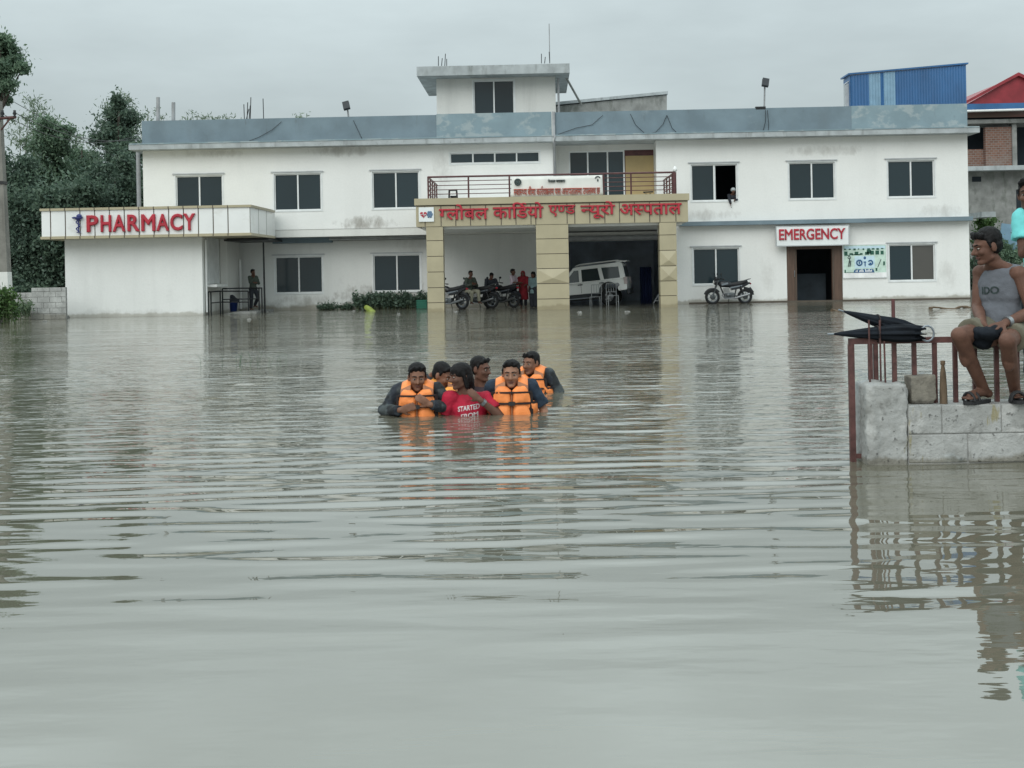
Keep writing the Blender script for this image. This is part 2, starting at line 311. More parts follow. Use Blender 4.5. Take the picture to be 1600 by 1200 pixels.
class MB:
    def __init__(s): s.v = []; s.f = []; s.sm = []
    def add(s, vs, fs, smooth=False):
        o = len(s.v); s.v += [tuple(x) for x in vs]; s.f += [tuple(i + o for i in f) for f in fs]; s.sm += [smooth] * len(fs); return s
    def box(s, x0, x1, y0, y1, z0, z1, b=0):
        if x1 < x0: x0, x1 = x1, x0
        if z1 < z0: z0, z1 = z1, z0
        if b:
            vs = []
            bm = bmesh.new(); bmesh.ops.create_cube(bm, size=1)
            for v in bm.verts: v.co = Vector(((x0 + x1) / 2 + v.co.x * (x1 - x0), (y0 + y1) / 2 + v.co.y * (y1 - y0), (z0 + z1) / 2 + v.co.z * (z1 - z0)))
            bmesh.ops.bevel(bm, geom=bm.edges[:], offset=b, segments=2, affect='EDGES', profile=.5)
            s.bm(bm); return s
        return s.add([(x0, y0, z0), (x1, y0, z0), (x1, y1, z0), (x0, y1, z0), (x0, y0, z1), (x1, y0, z1), (x1, y1, z1), (x0, y1, z1)],
                     [(0, 3, 2, 1), (4, 5, 6, 7), (0, 1, 5, 4), (1, 2, 6, 5), (2, 3, 7, 6), (3, 0, 4, 7)])
    def bm(s, bm, mtx=None, smooth=False):
        bm.verts.index_update()
        s.add([(mtx @ v.co) if mtx else v.co.copy() for v in bm.verts], [[v.index for v in f.verts] for f in bm.faces], smooth); bm.free(); return s
    def obox(s, c, hx, hy, hz, rot):
        c = Vector(c); vs = [c + rot @ Vector((a * hx, b * hy, d * hz)) for d in (-1, 1) for (a, b) in ((-1, -1), (1, -1), (1, 1), (-1, 1))]
        return s.add(vs, [(0, 3, 2, 1), (4, 5, 6, 7), (0, 1, 5, 4), (1, 2, 6, 5), (2, 3, 7, 6), (3, 0, 4, 7)])
    def tube(s, pts, r, n=8, cap=True, smooth=True):
        pts = [Vector(p) for p in pts]; m = len(pts); rs = r if isinstance(r, (list, tuple)) else [r] * m
        vs = []; u = None
        for i, p in enumerate(pts):
            d = (pts[min(i + 1, m - 1)] - pts[max(i - 1, 0)]).normalized()
            if u is None: u, w_ = perp(d)
            else:
                u = (u - d * u.dot(d)).normalized(); w_ = d.cross(u)
            for k in range(n):
                a = 2 * math.pi * k / n; vs.append(p + (u * math.cos(a) + w_ * math.sin(a)) * rs[i])
        fs = [(i * n + k, i * n + (k + 1) % n, (i + 1) * n + (k + 1) % n, (i + 1) * n + k) for i in range(m - 1) for k in range(n)]
        s.add(vs, fs, smooth)
        if cap: s.add(vs[:n], [tuple(range(n))[::-1]]); s.add(vs[-n:], [tuple(range(n))])
        return s
    def ell(s, c, r, rot=None, n=14, m=9):
        rot = rot or Matrix.Identity(3); c = Vector(c); r = r if isinstance(r, (tuple, list)) else (r, r, r)
        vs = [c + rot @ Vector((0, 0, -r[2]))]
        for j in range(1, m):
            ph = -math.pi / 2 + math.pi * j / m
            for k in range(n):
                a = 2 * math.pi * k / n; vs.append(c + rot @ Vector((math.cos(ph) * math.cos(a) * r[0], math.cos(ph) * math.sin(a) * r[1], math.sin(ph) * r[2])))
        vs.append(c + rot @ Vector((0, 0, r[2])))
        fs = [(0, 1 + (k + 1) % n, 1 + k) for k in range(n)]
        for j in range(m - 2):
            for k in range(n): fs.append((1 + j * n + k, 1 + j * n + (k + 1) % n, 1 + (j + 1) * n + (k + 1) % n, 1 + (j + 1) * n + k))
        e = len(vs) - 1; o = 1 + (m - 2) * n
        fs += [(o + k, o + (k + 1) % n, e) for k in range(n)]
        return s.add(vs, fs, True)
    def cap(s, p1, r1, p2, r2, n=12, flat1=False, flat2=False):
        p1, p2 = Vector(p1), Vector(p2); d = (p2 - p1); l = d.length
        if l < 1e-6: return s.ell(p1, r1)
        d /= l; pts, rs = [], []
        if not flat1:
            for a in (80, 55, 28): pts.append(p1 - d * r1 * math.sin(R(a))); rs.append(r1 * math.cos(R(a)))
        pts.append(p1); rs.append(r1); pts.append((p1 + p2) / 2); rs.append((r1 + r2) / 2); pts.append(p2); rs.append(r2)
        if not flat2:
            for a in (28, 55, 80): pts.append(p2 + d * r2 * math.sin(R(a))); rs.append(r2 * math.cos(R(a)))
        # closed tube, welded caps
        u, w_ = perp(d); vs = []
        for p, r in zip(pts, rs):
            for k in range(n):
                a = 2 * math.pi * k / n; vs.append(p + (u * math.cos(a) + w_ * math.sin(a)) * r)
        m = len(pts)
        fs = [(i * n + k, i * n + (k + 1) % n, (i + 1) * n + (k + 1) % n, (i + 1) * n + k) for i in range(m - 1) for k in range(n)]
        fs += [tuple(range(n))[::-1], tuple(range((m - 1) * n, m * n))]
        return s.add(vs, fs, True)
    def torus(s, c, R_, r, axis='y', n=28, m=10, a0=0, a1=360):
        c = Vector(c); vs = []; full = abs(a1 - a0) >= 360; k_ = n if full else n + 1
        for i in range(k_):
            a = R(a0 + (a1 - a0) * i / n)
            for j in range(m):
                b = 2 * math.pi * j / m; q = R_ + r * math.cos(b)
                p = Vector((q * math.cos(a), r * math.sin(b), q * math.sin(a)))
                if axis == 'z': p = Vector((p.x, p.z, p.y))
                if axis == 'x': p = Vector((p.y, p.x, p.z))
                vs.append(c + p)
        fs = [(i * m + j, i * m + (j + 1) % m, ((i + 1) % k_) * m + (j + 1) % m, ((i + 1) % k_) * m + j) for i in range(n) for j in range(m)]
        return s.add(vs, fs, True)
    def lathe(s, c, prof, n=20, axis='z'):
        c = Vector(c); vs = []
        for (r, z) in prof:
            for k in range(n):
                a = 2 * math.pi * k / n; p = Vector((r * math.cos(a), r * math.sin(a), z))
                if axis == 'y': p = Vector((p.x, p.z, p.y))
                vs.append(c + p)
        fs = [(i * n + k, i * n + (k + 1) % n, (i + 1) * n + (k + 1) % n, (i + 1) * n + k) for i in range(len(prof) - 1) for k in range(n)]
        return s.add(vs, fs, True)
    def prism(s, poly, y0, y1):           # polygon in x,z extruded along y
        n = len(poly); vs = [(x, y0, z) for x, z in poly] + [(x, y1, z) for x, z in poly]
        fs = [tuple(range(n)), tuple(range(2 * n - 1, n - 1, -1))] + [(i, (i + 1) % n, n + (i + 1) % n, n + i)[::-1] for i in range(n)]
        return s.add(vs, fs)
    def build(s, name, m, parent=None, world=True, smooth=None):
        off = origin(parent) if (parent is not None and world) else Vector((0, 0, 0))
        me = bpy.data.meshes.new(name); me.from_pydata([tuple(Vector(v) - off) for v in s.v], [], s.f)
        me.polygons.foreach_set('use_smooth', s.sm if smooth is None else [smooth] * len(s.f)); me.update()
        bm = bmesh.new(); bm.from_mesh(me); bmesh.ops.recalc_face_normals(bm, faces=bm.faces); bm.to_mesh(me); bm.free()
        me.materials.append(m if not isinstance(m, str) else M[m])
        o = bpy.data.objects.new(name, me); col.objects.link(o)
        if parent is not None: o.parent = parent
        return o
    def remesh(s, name, m, parent, voxel, smooth=3, disp=0, dscale=.05, world=False):
        o = s.build(name, m, parent, world)
        md = o.modifiers.new('r', 'REMESH'); md.mode = 'VOXEL'; md.voxel_size = voxel; md.use_smooth_shade = True
        if smooth: sm = o.modifiers.new('s', 'SMOOTH'); sm.iterations = smooth; sm.factor = .5
        dg = bpy.context.evaluated_depsgraph_get(); me = bpy.data.meshes.new_from_object(o.evaluated_get(dg)); me.name = name
        o.modifiers.clear(); o.data = me
        me.polygons.foreach_set('use_smooth', [True] * len(me.polygons))
        if disp:
            from mathutils import noise as mn
            n_ = len(me.vertices); co = np.empty(n_ * 3); me.vertices.foreach_get('co', co); no = np.empty(n_ * 3); me.vertices.foreach_get('normal', no)
            co = co.reshape(-1, 3); no = no.reshape(-1, 3)
            d = np.array([mn.noise(Vector(c) / dscale) + .5 * mn.noise(Vector(c) / dscale * 2.3) for c in co]) * disp
            me.vertices.foreach_set('co', (co + no * d[:, None]).ravel())
        if not me.materials: me.materials.append(M[m] if isinstance(m, str) else m)
        me.update(); return o
def wall(x0, x1, z0, z1, y, th, holes):
    "a wall slab in the x-z plane with rectangular openings that have real reveals"
    xs = sorted({x0, x1, *[h[0] for h in holes], *[h[1] for h in holes]}); zs = sorted({z0, z1, *[h[2] for h in holes], *[h[3] for h in holes]})
    mb = MB(); vid = {}
    def V(i, j, k):
        if (i, j, k) not in vid: vid[(i, j, k)] = len(mb.v); mb.v.append((xs[i], y + (th if k else 0), zs[j]))
        return vid[(i, j, k)]
    nx, nz_ = len(xs) - 1, len(zs) - 1
    def solid(i, j):
        if i < 0 or j < 0 or i >= nx or j >= nz_: return False
        cx, cz = (xs[i] + xs[i + 1]) / 2, (zs[j] + zs[j + 1]) / 2
        return not any(h[0] < cx < h[1] and h[2] < cz < h[3] for h in holes)
    for i in range(nx):
        for j in range(nz_):
            if not solid(i, j): continue
            mb.f.append((V(i, j, 0), V(i + 1, j, 0), V(i + 1, j + 1, 0), V(i, j + 1, 0)))
            mb.f.append((V(i, j, 1), V(i, j + 1, 1), V(i + 1, j + 1, 1), V(i + 1, j, 1)))
            if not solid(i - 1, j): mb.f.append((V(i, j, 0), V(i, j + 1, 0), V(i, j + 1, 1), V(i, j, 1)))
            if not solid(i + 1, j): mb.f.append((V(i + 1, j, 0), V(i + 1, j, 1), V(i + 1, j + 1, 1), V(i + 1, j + 1, 0)))
            if not solid(i, j - 1): mb.f.append((V(i, j, 0), V(i, j, 1), V(i + 1, j, 1), V(i + 1, j, 0)))
            if not solid(i, j + 1): mb.f.append((V(i, j + 1, 0), V(i + 1, j + 1, 0), V(i + 1, j + 1, 1), V(i, j + 1, 1)))
    mb.sm = [False] * len(mb.f); return mb
_fc = {}
def glyph(ch, bold=.02, depth=.03):
    key = (ch, bold, depth)
    if key in _fc: return _fc[key]
    def ev(s):
        c = bpy.data.curves.new('t', 'FONT'); c.body = s; c.extrude = depth; c.bevel_depth = bold; c.bevel_resolution = 0; c.resolution_u = 4
        o = bpy.data.objects.new('t', c); col.objects.link(o)
        me = bpy.data.meshes.new_from_object(o.evaluated_get(bpy.context.evaluated_depsgraph_get()))
        bpy.data.objects.remove(o); bpy.data.curves.remove(c); return me
    a, b = ev(ch), ev(ch + ch)
    mx = lambda m: max((v.co.x for v in m.vertices), default=0)
    adv = mx(b) - mx(a); bpy.data.meshes.remove(b); _fc[key] = (a, adv); return _fc[key]
def text_bm(s, bold=.02, depth=.03):
    "lays glyphs out by hand: '~' after a letter gives its half form, '^' puts a reph hook over it, '/' a rakar stroke"
    bm = bmesh.new(); x = 0; i = 0
    while i < len(s):
        ch = s[i]
        if ch == ' ': x += .22; i += 1; continue
        if ch == '^':
            pts = [(x - .30, .66), (x - .34, .76), (x - .26, .84), (x - .14, .84), (x - .06, .78)]
            mb = MB(); mb.tube([(a, b, 0) for a, b in pts], .045, 6)
            off = len(bm.verts); vs = [bm.verts.new(v) for v in mb.v]
            for f in mb.f: bm.faces.new([vs[k] for k in f])
            i += 1; continue
        if ch == '/':
            mb = MB(); mb.tube([(x - .42, .30, 0), (x - .62, .02, 0)], .045, 6); vs = [bm.verts.new(v) for v in mb.v]
            for f in mb.f: bm.faces.new([vs[k] for k in f])
            i += 1; continue
        me, adv = glyph(ch, bold, depth)
        b2 = bmesh.new(); b2.from_mesh(me)
        if i + 1 < len(s) and s[i + 1] == '~':
            cut = adv - .185
            bmesh.ops.bisect_plane(b2, geom=b2.verts[:] + b2.edges[:] + b2.faces[:], plane_co=(cut, 0, 0), plane_no=(1, 0, 0), clear_outer=True)
            adv = cut; i += 1
        b2.verts.index_update(); vs = [bm.verts.new(v.co + Vector((x, 0, 0))) for v in b2.verts]
        for f in b2.faces:
            try: bm.faces.new([vs[v.index] for v in f.verts])
            except ValueError: pass
        b2.free(); x += adv; i += 1
    bm.verts.ensure_lookup_table(); return bm
def text_mb(s, x0, x1, z0, z1, y, bold=.02, depth=.03, slope=0):
    "text facing -y filling the given rectangle; returns MB"
    bm = text_bm(s, bold, depth)
    xs = [v.co.x for v in bm.verts]; zs = [v.co.y for v in bm.verts]; a, b, c, d = min(xs), max(xs), min(zs), max(zs)
    sx, sz = (x1 - x0) / (b - a), (z1 - z0) / (d - c)
    for v in bm.verts: v.co = Vector((x0 + (v.co.x - a) * sx, y - v.co.z, z0 + (v.co.y - c) * sz))
    return MB().bm(bm)

# ------------------------------------------------------------------ ground and water
gm = MB(); gx = [-900, -120, -60, 60, 120, 900]; gy = [-300, -20, 2, 40, 62, 66, 90, 1500]; gz = {-300: -1.4, -20: -1.4, 2: -1.4, 40: -1.2, 62: -.35, 66: .02, 90: .3, 1500: .5}
gm.add([(x, y, gz[y]) for y in gy for x in gx], [(j * 6 + i, j * 6 + i + 1, (j + 1) * 6 + i + 1, (j + 1) * 6 + i) for j in range(len(gy) - 1) for i in range(5)])
tag(gm.build('ground', 'mud'), kind='structure')

def make_water():
    ys = [-60, -20, -6, 0, 1.2]; y = 2.2
    while y < 66: ys.append(y); y += max(.013, y * y / 2500) if y < 30 else .55
    ys = np.array(ys); xs = np.concatenate([np.linspace(-70, -24, 14), np.arange(-23, -9, .22), np.arange(-9, 9, .075), np.arange(9, 23, .22), np.linspace(24, 70, 14)])
    XX, YY = np.meshgrid(xs, ys); ZZ = np.zeros_like(XX)
    g = np.random.default_rng(5)
    calm = np.clip((YY - 3.0) / 4.6, 0.06, 1) ** 1.2
    fade = np.clip(1.25 - YY / 60, .25, 1)
    for i in range(60):
        lam = .15 * (.60 / .15) ** g.random(); th = g.normal(0, .13); k = 2 * math.pi / lam
        kx, ky = k * math.sin(th), k * math.cos(th)
        slope = .0118 * (1.0 if lam > .24 else .85)
        ph = g.random() * 6.28; mod = .5 + .5 * np.sin(XX * g.uniform(-.45, .45) + YY * g.uniform(-.5, .5) + g.random() * 6.28)
        res = np.clip(1.7 - (YY * YY / 1000) / lam, 0, 1)
        ZZ += slope / k * np.sin(kx * XX + ky * YY + ph) * mod * calm * fade * res
    for i in range(8):                                # long lazy swell near the bank
        lam = g.uniform(.9, 2.6); th = g.normal(0, .14); k = 2 * math.pi / lam
        ZZ += .0018 / k * np.sin(k * (math.sin(th) * XX + math.cos(th) * YY) + g.random() * 6.28) * np.clip((YY - 2.2) / 3, .15, 1) * fade
    for (cx, cy, lam, sl) in ((-1.1, 12.0, .34, .026), (.0, 12.0, .45, .028), (-.5, 12.2, .62, .022), (.35, 14.3, .30, .020)):   # rings round the wading people
        r = np.hypot(XX - cx, YY - cy); k = 2 * math.pi / lam
        ZZ += sl / k * np.sin(k * r) * np.exp(-r / 3.6) * np.clip(r / .5, 0, 1) * np.clip(1.6 - (YY * YY / 1100) / lam, 0, 1)
    ny, nx = XX.shape
    co = np.stack([XX, YY, ZZ], -1).reshape(-1, 3)
    idx = np.arange(ny * nx).reshape(ny, nx)
    q = np.stack([idx[:-1, :-1], idx[:-1, 1:], idx[1:, 1:], idx[1:, :-1]], -1).reshape(-1, 4)
    me = bpy.data.meshes.new('water'); me.vertices.add(len(co)); me.vertices.foreach_set('co', co.ravel())
    me.loops.add(q.size); me.loops.foreach_set('vertex_index', q.ravel()); me.polygons.add(len(q))
    me.polygons.foreach_set('loop_start', np.arange(0, q.size, 4)); me.polygons.foreach_set('use_smooth', np.ones(len(q), bool)); me.update(calc_edges=True); me.validate()
    me.materials.append(M['water']); o = bpy.data.objects.new('water', me); col.objects.link(o); tag(o, kind='structure')
make_water()

# ------------------------------------------------------------------ hospital building
YU, YL, YP, YB = 51.0, 52.2, 46.5, 59.0
xL, xJ, xRec, xR = X(224, 300, YU), X(866, 270, YU), X(1026, 270, YU), X(1513, 300, YU)
zPar, zST, zSB, zUB = Z(500, 183.5, YU), Z(500, 219, YU - .6), Z(500, 228, YU - .6), Z(500, 358, YU)
H = thing('hospital_building', 'long white two storey hospital with blue grey parapet, roof tower and beige portico', 'building', ((xL + xR) / 2, YU, 0))
def rect(px0, px1, py0, py1, Y):
    a, b = at(px0, (py0 + py1) / 2, Y), at(px1, (py0 + py1) / 2, Y); c = (px0 + px1) / 2
    return (a.x, b.x, Z(c, py1, Y), Z(c, py0, Y))
def window(root, r, Y, glassm='glass', panes=2, openx=None, frame='alu', fw=.045, lintel=True):
    x0, x1, z0, z1 = r; y0 = Y + .045; mb = MB()
    mb.box(x0 + .003, x0 + fw, y0, y0 + .07, z0 + .003, z1 - .003); mb.box(x1 - fw, x1 - .003, y0, y0 + .07, z0 + .003, z1 - .003)
    mb.box(x0 + fw, x1 - fw, y0, y0 + .07, z0 + .003, z0 + fw); mb.box(x0 + fw, x1 - fw, y0, y0 + .07, z1 - fw, z1 - .003)
    # thin plaster border proud of the wall
    b = .05
    for (a, c, d, e) in ((x0 - b, x0 - .002, z0 - b, z1 + b), (x1 + .002, x1 + b, z0 - b, z1 + b), (x0 - .002, x1 + .002, z1 + .002, z1 + b), (x0 - .002, x1 + .002, z0 - b, z0 - .002)):
        mb.box(a, c, Y - .018, Y + .002, d, e)
    xs = [x0 + fw + (x1 - x0 - 2 * fw) * i / panes for i in range(panes + 1)]
    for xm in xs[1:-1]: mb.box(xm - .028, xm + .028, y0 - .006, y0 + .064, z0 + fw, z1 - fw)
    f = mb.build('window', frame, root)
    for i in range(panes):
        a, c = xs[i] + (.0 if i == 0 else .03), xs[i + 1] - (.0 if i == panes - 1 else .03)
        if openx is not None and i == openx: continue
        MB().box(a, c, y0 + .03, y0 + .04, z0 + fw, z1 - fw).build('pane', glassm if not isinstance(glassm, (list, tuple)) else glassm[i], f)
    if lintel: MB().box(x0 - .12, x1 + .10, Y - .06, Y - .02, z1 + .055, z1 + .095).build('drip_ledge', 'aluold', f)
    return f
# left wing, upper storey
wu = [rect(275, 348, 276, 333, YU), rect(428.5, 502, 271, 328, YU), rect(582, 655, 267, 325, YU)]
zz0 = sum(r[2] for r in wu) / 3; zz1 = sum(r[3] for r in wu) / 3; wu = [(r[0], r[1], zz0, zz1) for r in wu]
vent = rect(703, 843, 238, 254.5, YU)
wall(xL, xJ, zUB, zSB, YU, .25, wu + [vent]).build('wall', 'white', H)
for i, r in enumerate(wu): window(H, r, YU)
window(H, vent, YU, panes=4, lintel=False, fw=.04)
# left wing, lower storey, set back under the upper one
wl = [rect(430, 504, 401, 458, YL), rect(583.5, 657, 397.5, 455, YL)]
zz0 = sum(r[2] for r in wl) / 2; zz1 = sum(r[3] for r in wl) / 2; wl = [(r[0], r[1], zz0, zz1) for r in wl]
xGl, xGr = X(872, 420, YL), X(1044, 420, YL)
zGar = Z(960, 374, YL)
wall(xL, xGl, -.5, zUB - .3, YL, .25, wl).build('wall', 'whitelow', H)
for i, r in enumerate(wl): window(H, r, YL, 'glass')
sl = MB(); sl.box(xL + .02, xGl, YU + .02, YB, zUB - .30, zUB - .004); sl.build('floor_slab', 'offwhite', H)
MB().box(X(428, 360, YL), X(520, 366, YL), YL - .35, YL - .003, zUB - .52, zUB - .304).build('beam', 'parapet', H)
MB().box(X(520, 360, YL) + .01, X(668, 366, YL), YL - .22, YL - .003, zUB - .46, zUB - .304).build('beam', 'concrete', H)
pm = MB()
for k, dz in enumerate((.34, .40)): pm.tube([(X(515, 365, 51.7), 51.6 - .08 * k, zUB - dz), (X(590, 365, 51.7), 51.6, zUB - dz - .02), (X(664, 365, 51.7), 51.6, zUB - dz)], .035, 8)
pm.build('drain_pipe', 'pipegrey', H)
# garage bay: lintel wall, box room, shutter housing
MB().box(xGl + .004, xGr, YL + .02, YL + .25, zGar, zUB - .304).build('lintel_wall', 'offwhite', H)
g = MB(); g.box(xGl - .2, xGl, YL + .254, YB - .2, -.5, zUB - .304); g.box(xGr, xGr + .2, YL - 1.0, YB - .2, -.5, zUB - .304); g.box(xGl, xGr, YB - .4, YB - .2, -.5, zUB - .304)
g.build('garage_wall', 'garage', H)
sh = MB(); sh.tube([(xGl + .03, YL - .09, zGar + .06), (xGr - .03, YL - .09, zGar + .06)], .10, 12); sh.box(xGl + .03, xGr - .03, YL - .04, YL + .016, zGar - .06, zGar + .03)
sh.build('roller_shutter', 'pipegrey', H)
# right wing, both storeys in one plane
wr = [rect(1080, 1152, 257.5, 314.5, YU), rect(1232.5, 1304.5, 253.5, 310.5, YU), rect(1387, 1460, 250, 307.5, YU)]
wq = [rect(1083, 1155, 388, 444.5, YU), rect(1389, 1461, 381.5, 438.5, YU)]
for q in (wr, wq):
    a = sum(r[2] for r in q) / len(q); b = sum(r[3] for r in q) / len(q); q[:] = [(r[0], r[1], a, b) for r in q]
dr = rect(1229.5, 1316.5, 384, 471, YU); dr = (dr[0], dr[1], -.3, dr[3])
xRl = X(1052, 420, YU)
wall(xRec, xR, -.5, zSB, YU, .25, wr + wq + [dr, (xRec - .01, xRl, -.6, zUB - .4)]).build('wall', 'white', H)
window(H, wr[0], YU, openx=1); window(H, wr[1], YU); window(H, wr[2], YU)
window(H, wq[0], YU, ('glass', 'glass')); window(H, wq[1], YU, ('glass', 'glasswarm'))
# sliding leaf pushed back on the open window
a = wr[0]
for xm in (a[0] + .17, a[0] + .96 * (a[1] - a[0]) / 2 + .06): MB().box(xm, xm + .045, YU + .117, YU + .135, a[2] + .047, a[3] - .047).build('sash_bar', 'alu', H)
# ledge between storeys on the right wing
lg = MB(); z1 = Z(1300, 344, YU) + .0; lg.box(xRl + .25, xR + .04, YU - .38, YU - .003, z1 - .13, z1 + .03); lg.build('ledge', 'parapet', H)
MB().box(xRl + .6, xR + .01, YU - .03, YU - .002, .0, .055).build('plinth', 'joint', H)
# emergency doorway
d = MB(); dw = (dr[1] - dr[0]); fwd = .40
d.box(dr[0] + .004, dr[0] + fwd, YU + .03, YU + .19, -.3, dr[3] - .004); d.box(dr[1] - fwd, dr[1] - .004, YU + .03, YU + .19, -.3, dr[3] - .004)
d.box(dr[0] + fwd, dr[1] - fwd, YU + .03, YU + .19, dr[3] - .13, dr[3] - .004)
df = d.build('door_frame', 'door', H)
for s in (0, 1):
    xx = dr[0] + fwd - .06 if s == 0 else dr[1] - fwd + .03
    MB().box(xx, xx + .03, YU + .012, YU + .03, -.3, dr[3] - .13).build('door_edge_trim', 'joint', df)
MB().tube([(dr[0] + fwd - .1, YU - .01, 1.0), (dr[0] + fwd - .1, YU - .01, 1.25)], .015, 8).build('door_handle', 'chrome', df)
# rooms behind openings so that open leaves show dim interiors
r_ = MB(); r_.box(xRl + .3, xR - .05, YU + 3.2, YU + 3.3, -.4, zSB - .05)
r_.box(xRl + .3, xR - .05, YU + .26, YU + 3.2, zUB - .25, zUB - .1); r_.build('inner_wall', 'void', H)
wd = MB(); wd.box(dr[0] + .5, dr[1] - .2, YU + 2.1, YU + 2.25, -.3, 1.1); wd.build('reception_counter', 'counter', H)
for q in (wu + [vent]): pass
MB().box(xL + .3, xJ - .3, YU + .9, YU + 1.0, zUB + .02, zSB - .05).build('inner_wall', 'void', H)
# back and side walls, roof deck
b = MB(); b.box(xL, xR, YB, YB + .25, -.5, zSB - .004); b.box(xL, xL + .25, YU + .252, YB - .002, zUB, zSB - .004); b.box(xL, xL + .25, YL + .252, YB - .002, -.5, zUB - .302); b.box(xR - .25, xR, YU + .252, YB - .002, -.5, zSB - .004)
b.build('wall', 'offwhite', H)
# roof slab (chajja) and parapet
e0, e1 = X(201, 235, YU - .6), X(1531, 205, YU - .6)
s = MB(); s.box(e0, xJ - .04, YU - .6, YB + .6, zSB, zST - .03); s.box(xJ + .04, e1, YU - .6, YB + .6, zSB, zST - .03); s.build('roof_slab', 'slab', H)
s = MB(); s.box(e0 + .02, xJ - .06, YU - .62, YU - .5, zST - .028, zST + .02); s.box(xJ + .06, e1 - .02, YU - .62, YU - .5, zST - .028, zST + .02); s.build('slab_drip_edge', 'parapet_new', H)
xT0 = X(682, 200, YU); xNew = X(1330, 190, YU)
def para(x0, x1, m, dz=0): MB().box(x0, x1, YU - .05, YU + .12, zST - .026, zPar + dz).build('parapet', m, H)
para(xL, xT0, 'parapet'); para(xT0 + .003, xJ - .07, 'parapet_new', .03); para(xJ + .07, xNew, 'parapet'); para(xNew + .003, xR - .003, 'parapet_new', .01)
b = MB(); b.box(xL, xL + .17, YU + .122, YB, zST - .026, zPar - .004); b.box(xR - .17, xR, YU + .122, YB, zST - .026, zPar - .004); b.box(xL, xR, YB + .002, YB + .17, zST - .026, zPar - .004); b.build('parapet', 'parapet', H)
MB().tube([(xJ + .02, YU - .12, zPar + .02), (xJ + .02, YU - .12, zST), (xJ + .02, YU - .66, zST - .05), (xJ + .02, YU - .66, zSB - .05), (xJ + .02, YU - .05, zSB - .2), (xJ + .02, YU - .05, zUB + .3)], .055, 8).build('drain_pipe', 'pipegrey', H)
MB().box(xJ - .03, xJ + .055, YU - .10, YU - .052, zST - .02, zPar - .1).build('expansion_joint', 'joint', H)
# stair tower on the roof
YT = 53.0
t0, t1 = X(682, 145, YT), X(868, 145, YT); tz = Z(775, 121.5, YT)
tw = rect(740, 803.5, 125.5, 178.5, YT)
wall(t0, t1, zSB, tz, YT, .2, [tw]).build('tower_wall', 'offwhite', H)
b = MB(); b.box(t0, t0 + .2, YT + .202, YT + 4, zSB, tz - .002); b.box(t1 - .2, t1, YT + .202, YT + 4, zSB, tz - .002); b.box(t0, t1, YT + 4.002, YT + 4.2, zSB, tz - .002); b.build('tower_wall', 'offwhite', H)
window(H, tw, YT, lintel=False)
sx0, sx1 = X(651, 112, YT - .9), X(890, 108, YT - .9); sz0, sz1 = Z(775, 119.5, YT - .9), Z(775, 101.5, YT - .9)
MB().box(sx0, sx1, YT - .9, YT + 5, tz + .002, sz1).build('tower_roof_slab', 'slab', H)
MB().tube([(t1 + .12, YT - .05, tz - .1), (t1 + .12, YT - .05, zST)], .045, 8).build('drain_pipe', 'pipegrey', H)
MB().tube([at(884, 120, 53.5), at(908, 163, 54.5)], .05, 6).build('stair_strut', 'concrete', H)
# sloping stair-head slab right of the tower
p0, p1, p2, p3 = at(868, 166, 55), at(1042, 148, 55), at(1042, 192, 55), at(868, 192, 55)
MB().prism([(p3.x, p3.z), (p2.x, p2.z), (p1.x, p1.z), (p0.x, p0.z)], 55, 57).build('stair_head', 'concrete', H)
q0, q1 = at(868, 164, 54.96), at(1043.5, 147, 54.96)
MB().prism([(q0.x, q0.z), (q1.x, q1.z), (q1.x, q1.z + .12), (q0.x, q0.z + .12)], 54.9, 57.2).build('stair_head_coping', 'slab', H)
# cables sagging over the parapet
for pts in ([(440, 190), (425, 203), (405, 214), (380, 224)], [(552, 188), (560, 205), (568, 222)], [(985, 178), (993, 195), (1008, 209), (1024, 207), (1036, 194), (1042, 180)], [(942, 180), (925, 195), (900, 200), (872, 210)], [(1196, 172), (1196, 190), (1192, 206)], [(1199, 172), (1201, 195), (1200, 210)], [(1042, 180), (1050, 200), (1060, 210)]):
    MB().tube([at(a, b_, YU - .09) for a, b_ in pts], .010, 5).build('cable', 'black', H)
# recessed balcony doors
YD = 52.2
rw = (X(868, 270, YD), X(1030, 270, YD))
g0, g1 = X(889, 270, YD), X(1026, 270, YD); gz1 = Z(950, 235, YD)
wall(rw[0] - .3, rw[1] + .35, zUB - .003, zSB - .004, YD, .2, [(g0, g1, zUB + .02, gz1)]).build('wall', 'offwhite', H)
MB().box(xRec, xRec + .2, YU + .252, YD - .003, zUB, zSB - .005).build('wall', 'offwhite', H)
MB().box(xJ - .2, xJ - .001, YU + .252, YD - .003, zUB, zSB - .005).build('wall', 'offwhite', H)
fr = MB(); xs = [X(p, 270, YD) for p in (889, 917.5, 948.5, 974)]
for x_ in xs: fr.box(x_, x_ + .06, YD + .03, YD + .1, zUB + .02, gz1 - .003)
for i in range(3): fr.box(xs[i] + .06, xs[i + 1], YD + .04, YD + .09, gz1 - .06, gz1 - .004)
fr = fr.build('balcony_door', 'alu', H)
for i in range(3): MB().box(xs[i] + .06, xs[i + 1], YD + .06, YD + .07, zUB + .02, gz1 - .06).build('pane', 'glass', fr)
zt = Z(1000, 243, YD); xa, xb = X(977.5, 270, YD), X(1024, 270, YD)
fr = MB(); fr.box(xs[3] + .062, xa, YD + .02, YD + .1, zUB + .02, gz1 - .004); fr.box(xb, g1 - .002, YD + .02, YD + .1, zUB + .02, gz1 - .004); fr.box(xa, xb, YD + .02, YD + .1, zt, gz1 - .004)
fr = fr.build('balcony_door_frame', 'maroon', H)
MB().box(xa, xb, YD + .03, YD + .08, zUB + .02, zt - .003).build('door_panel', 'tan', fr)
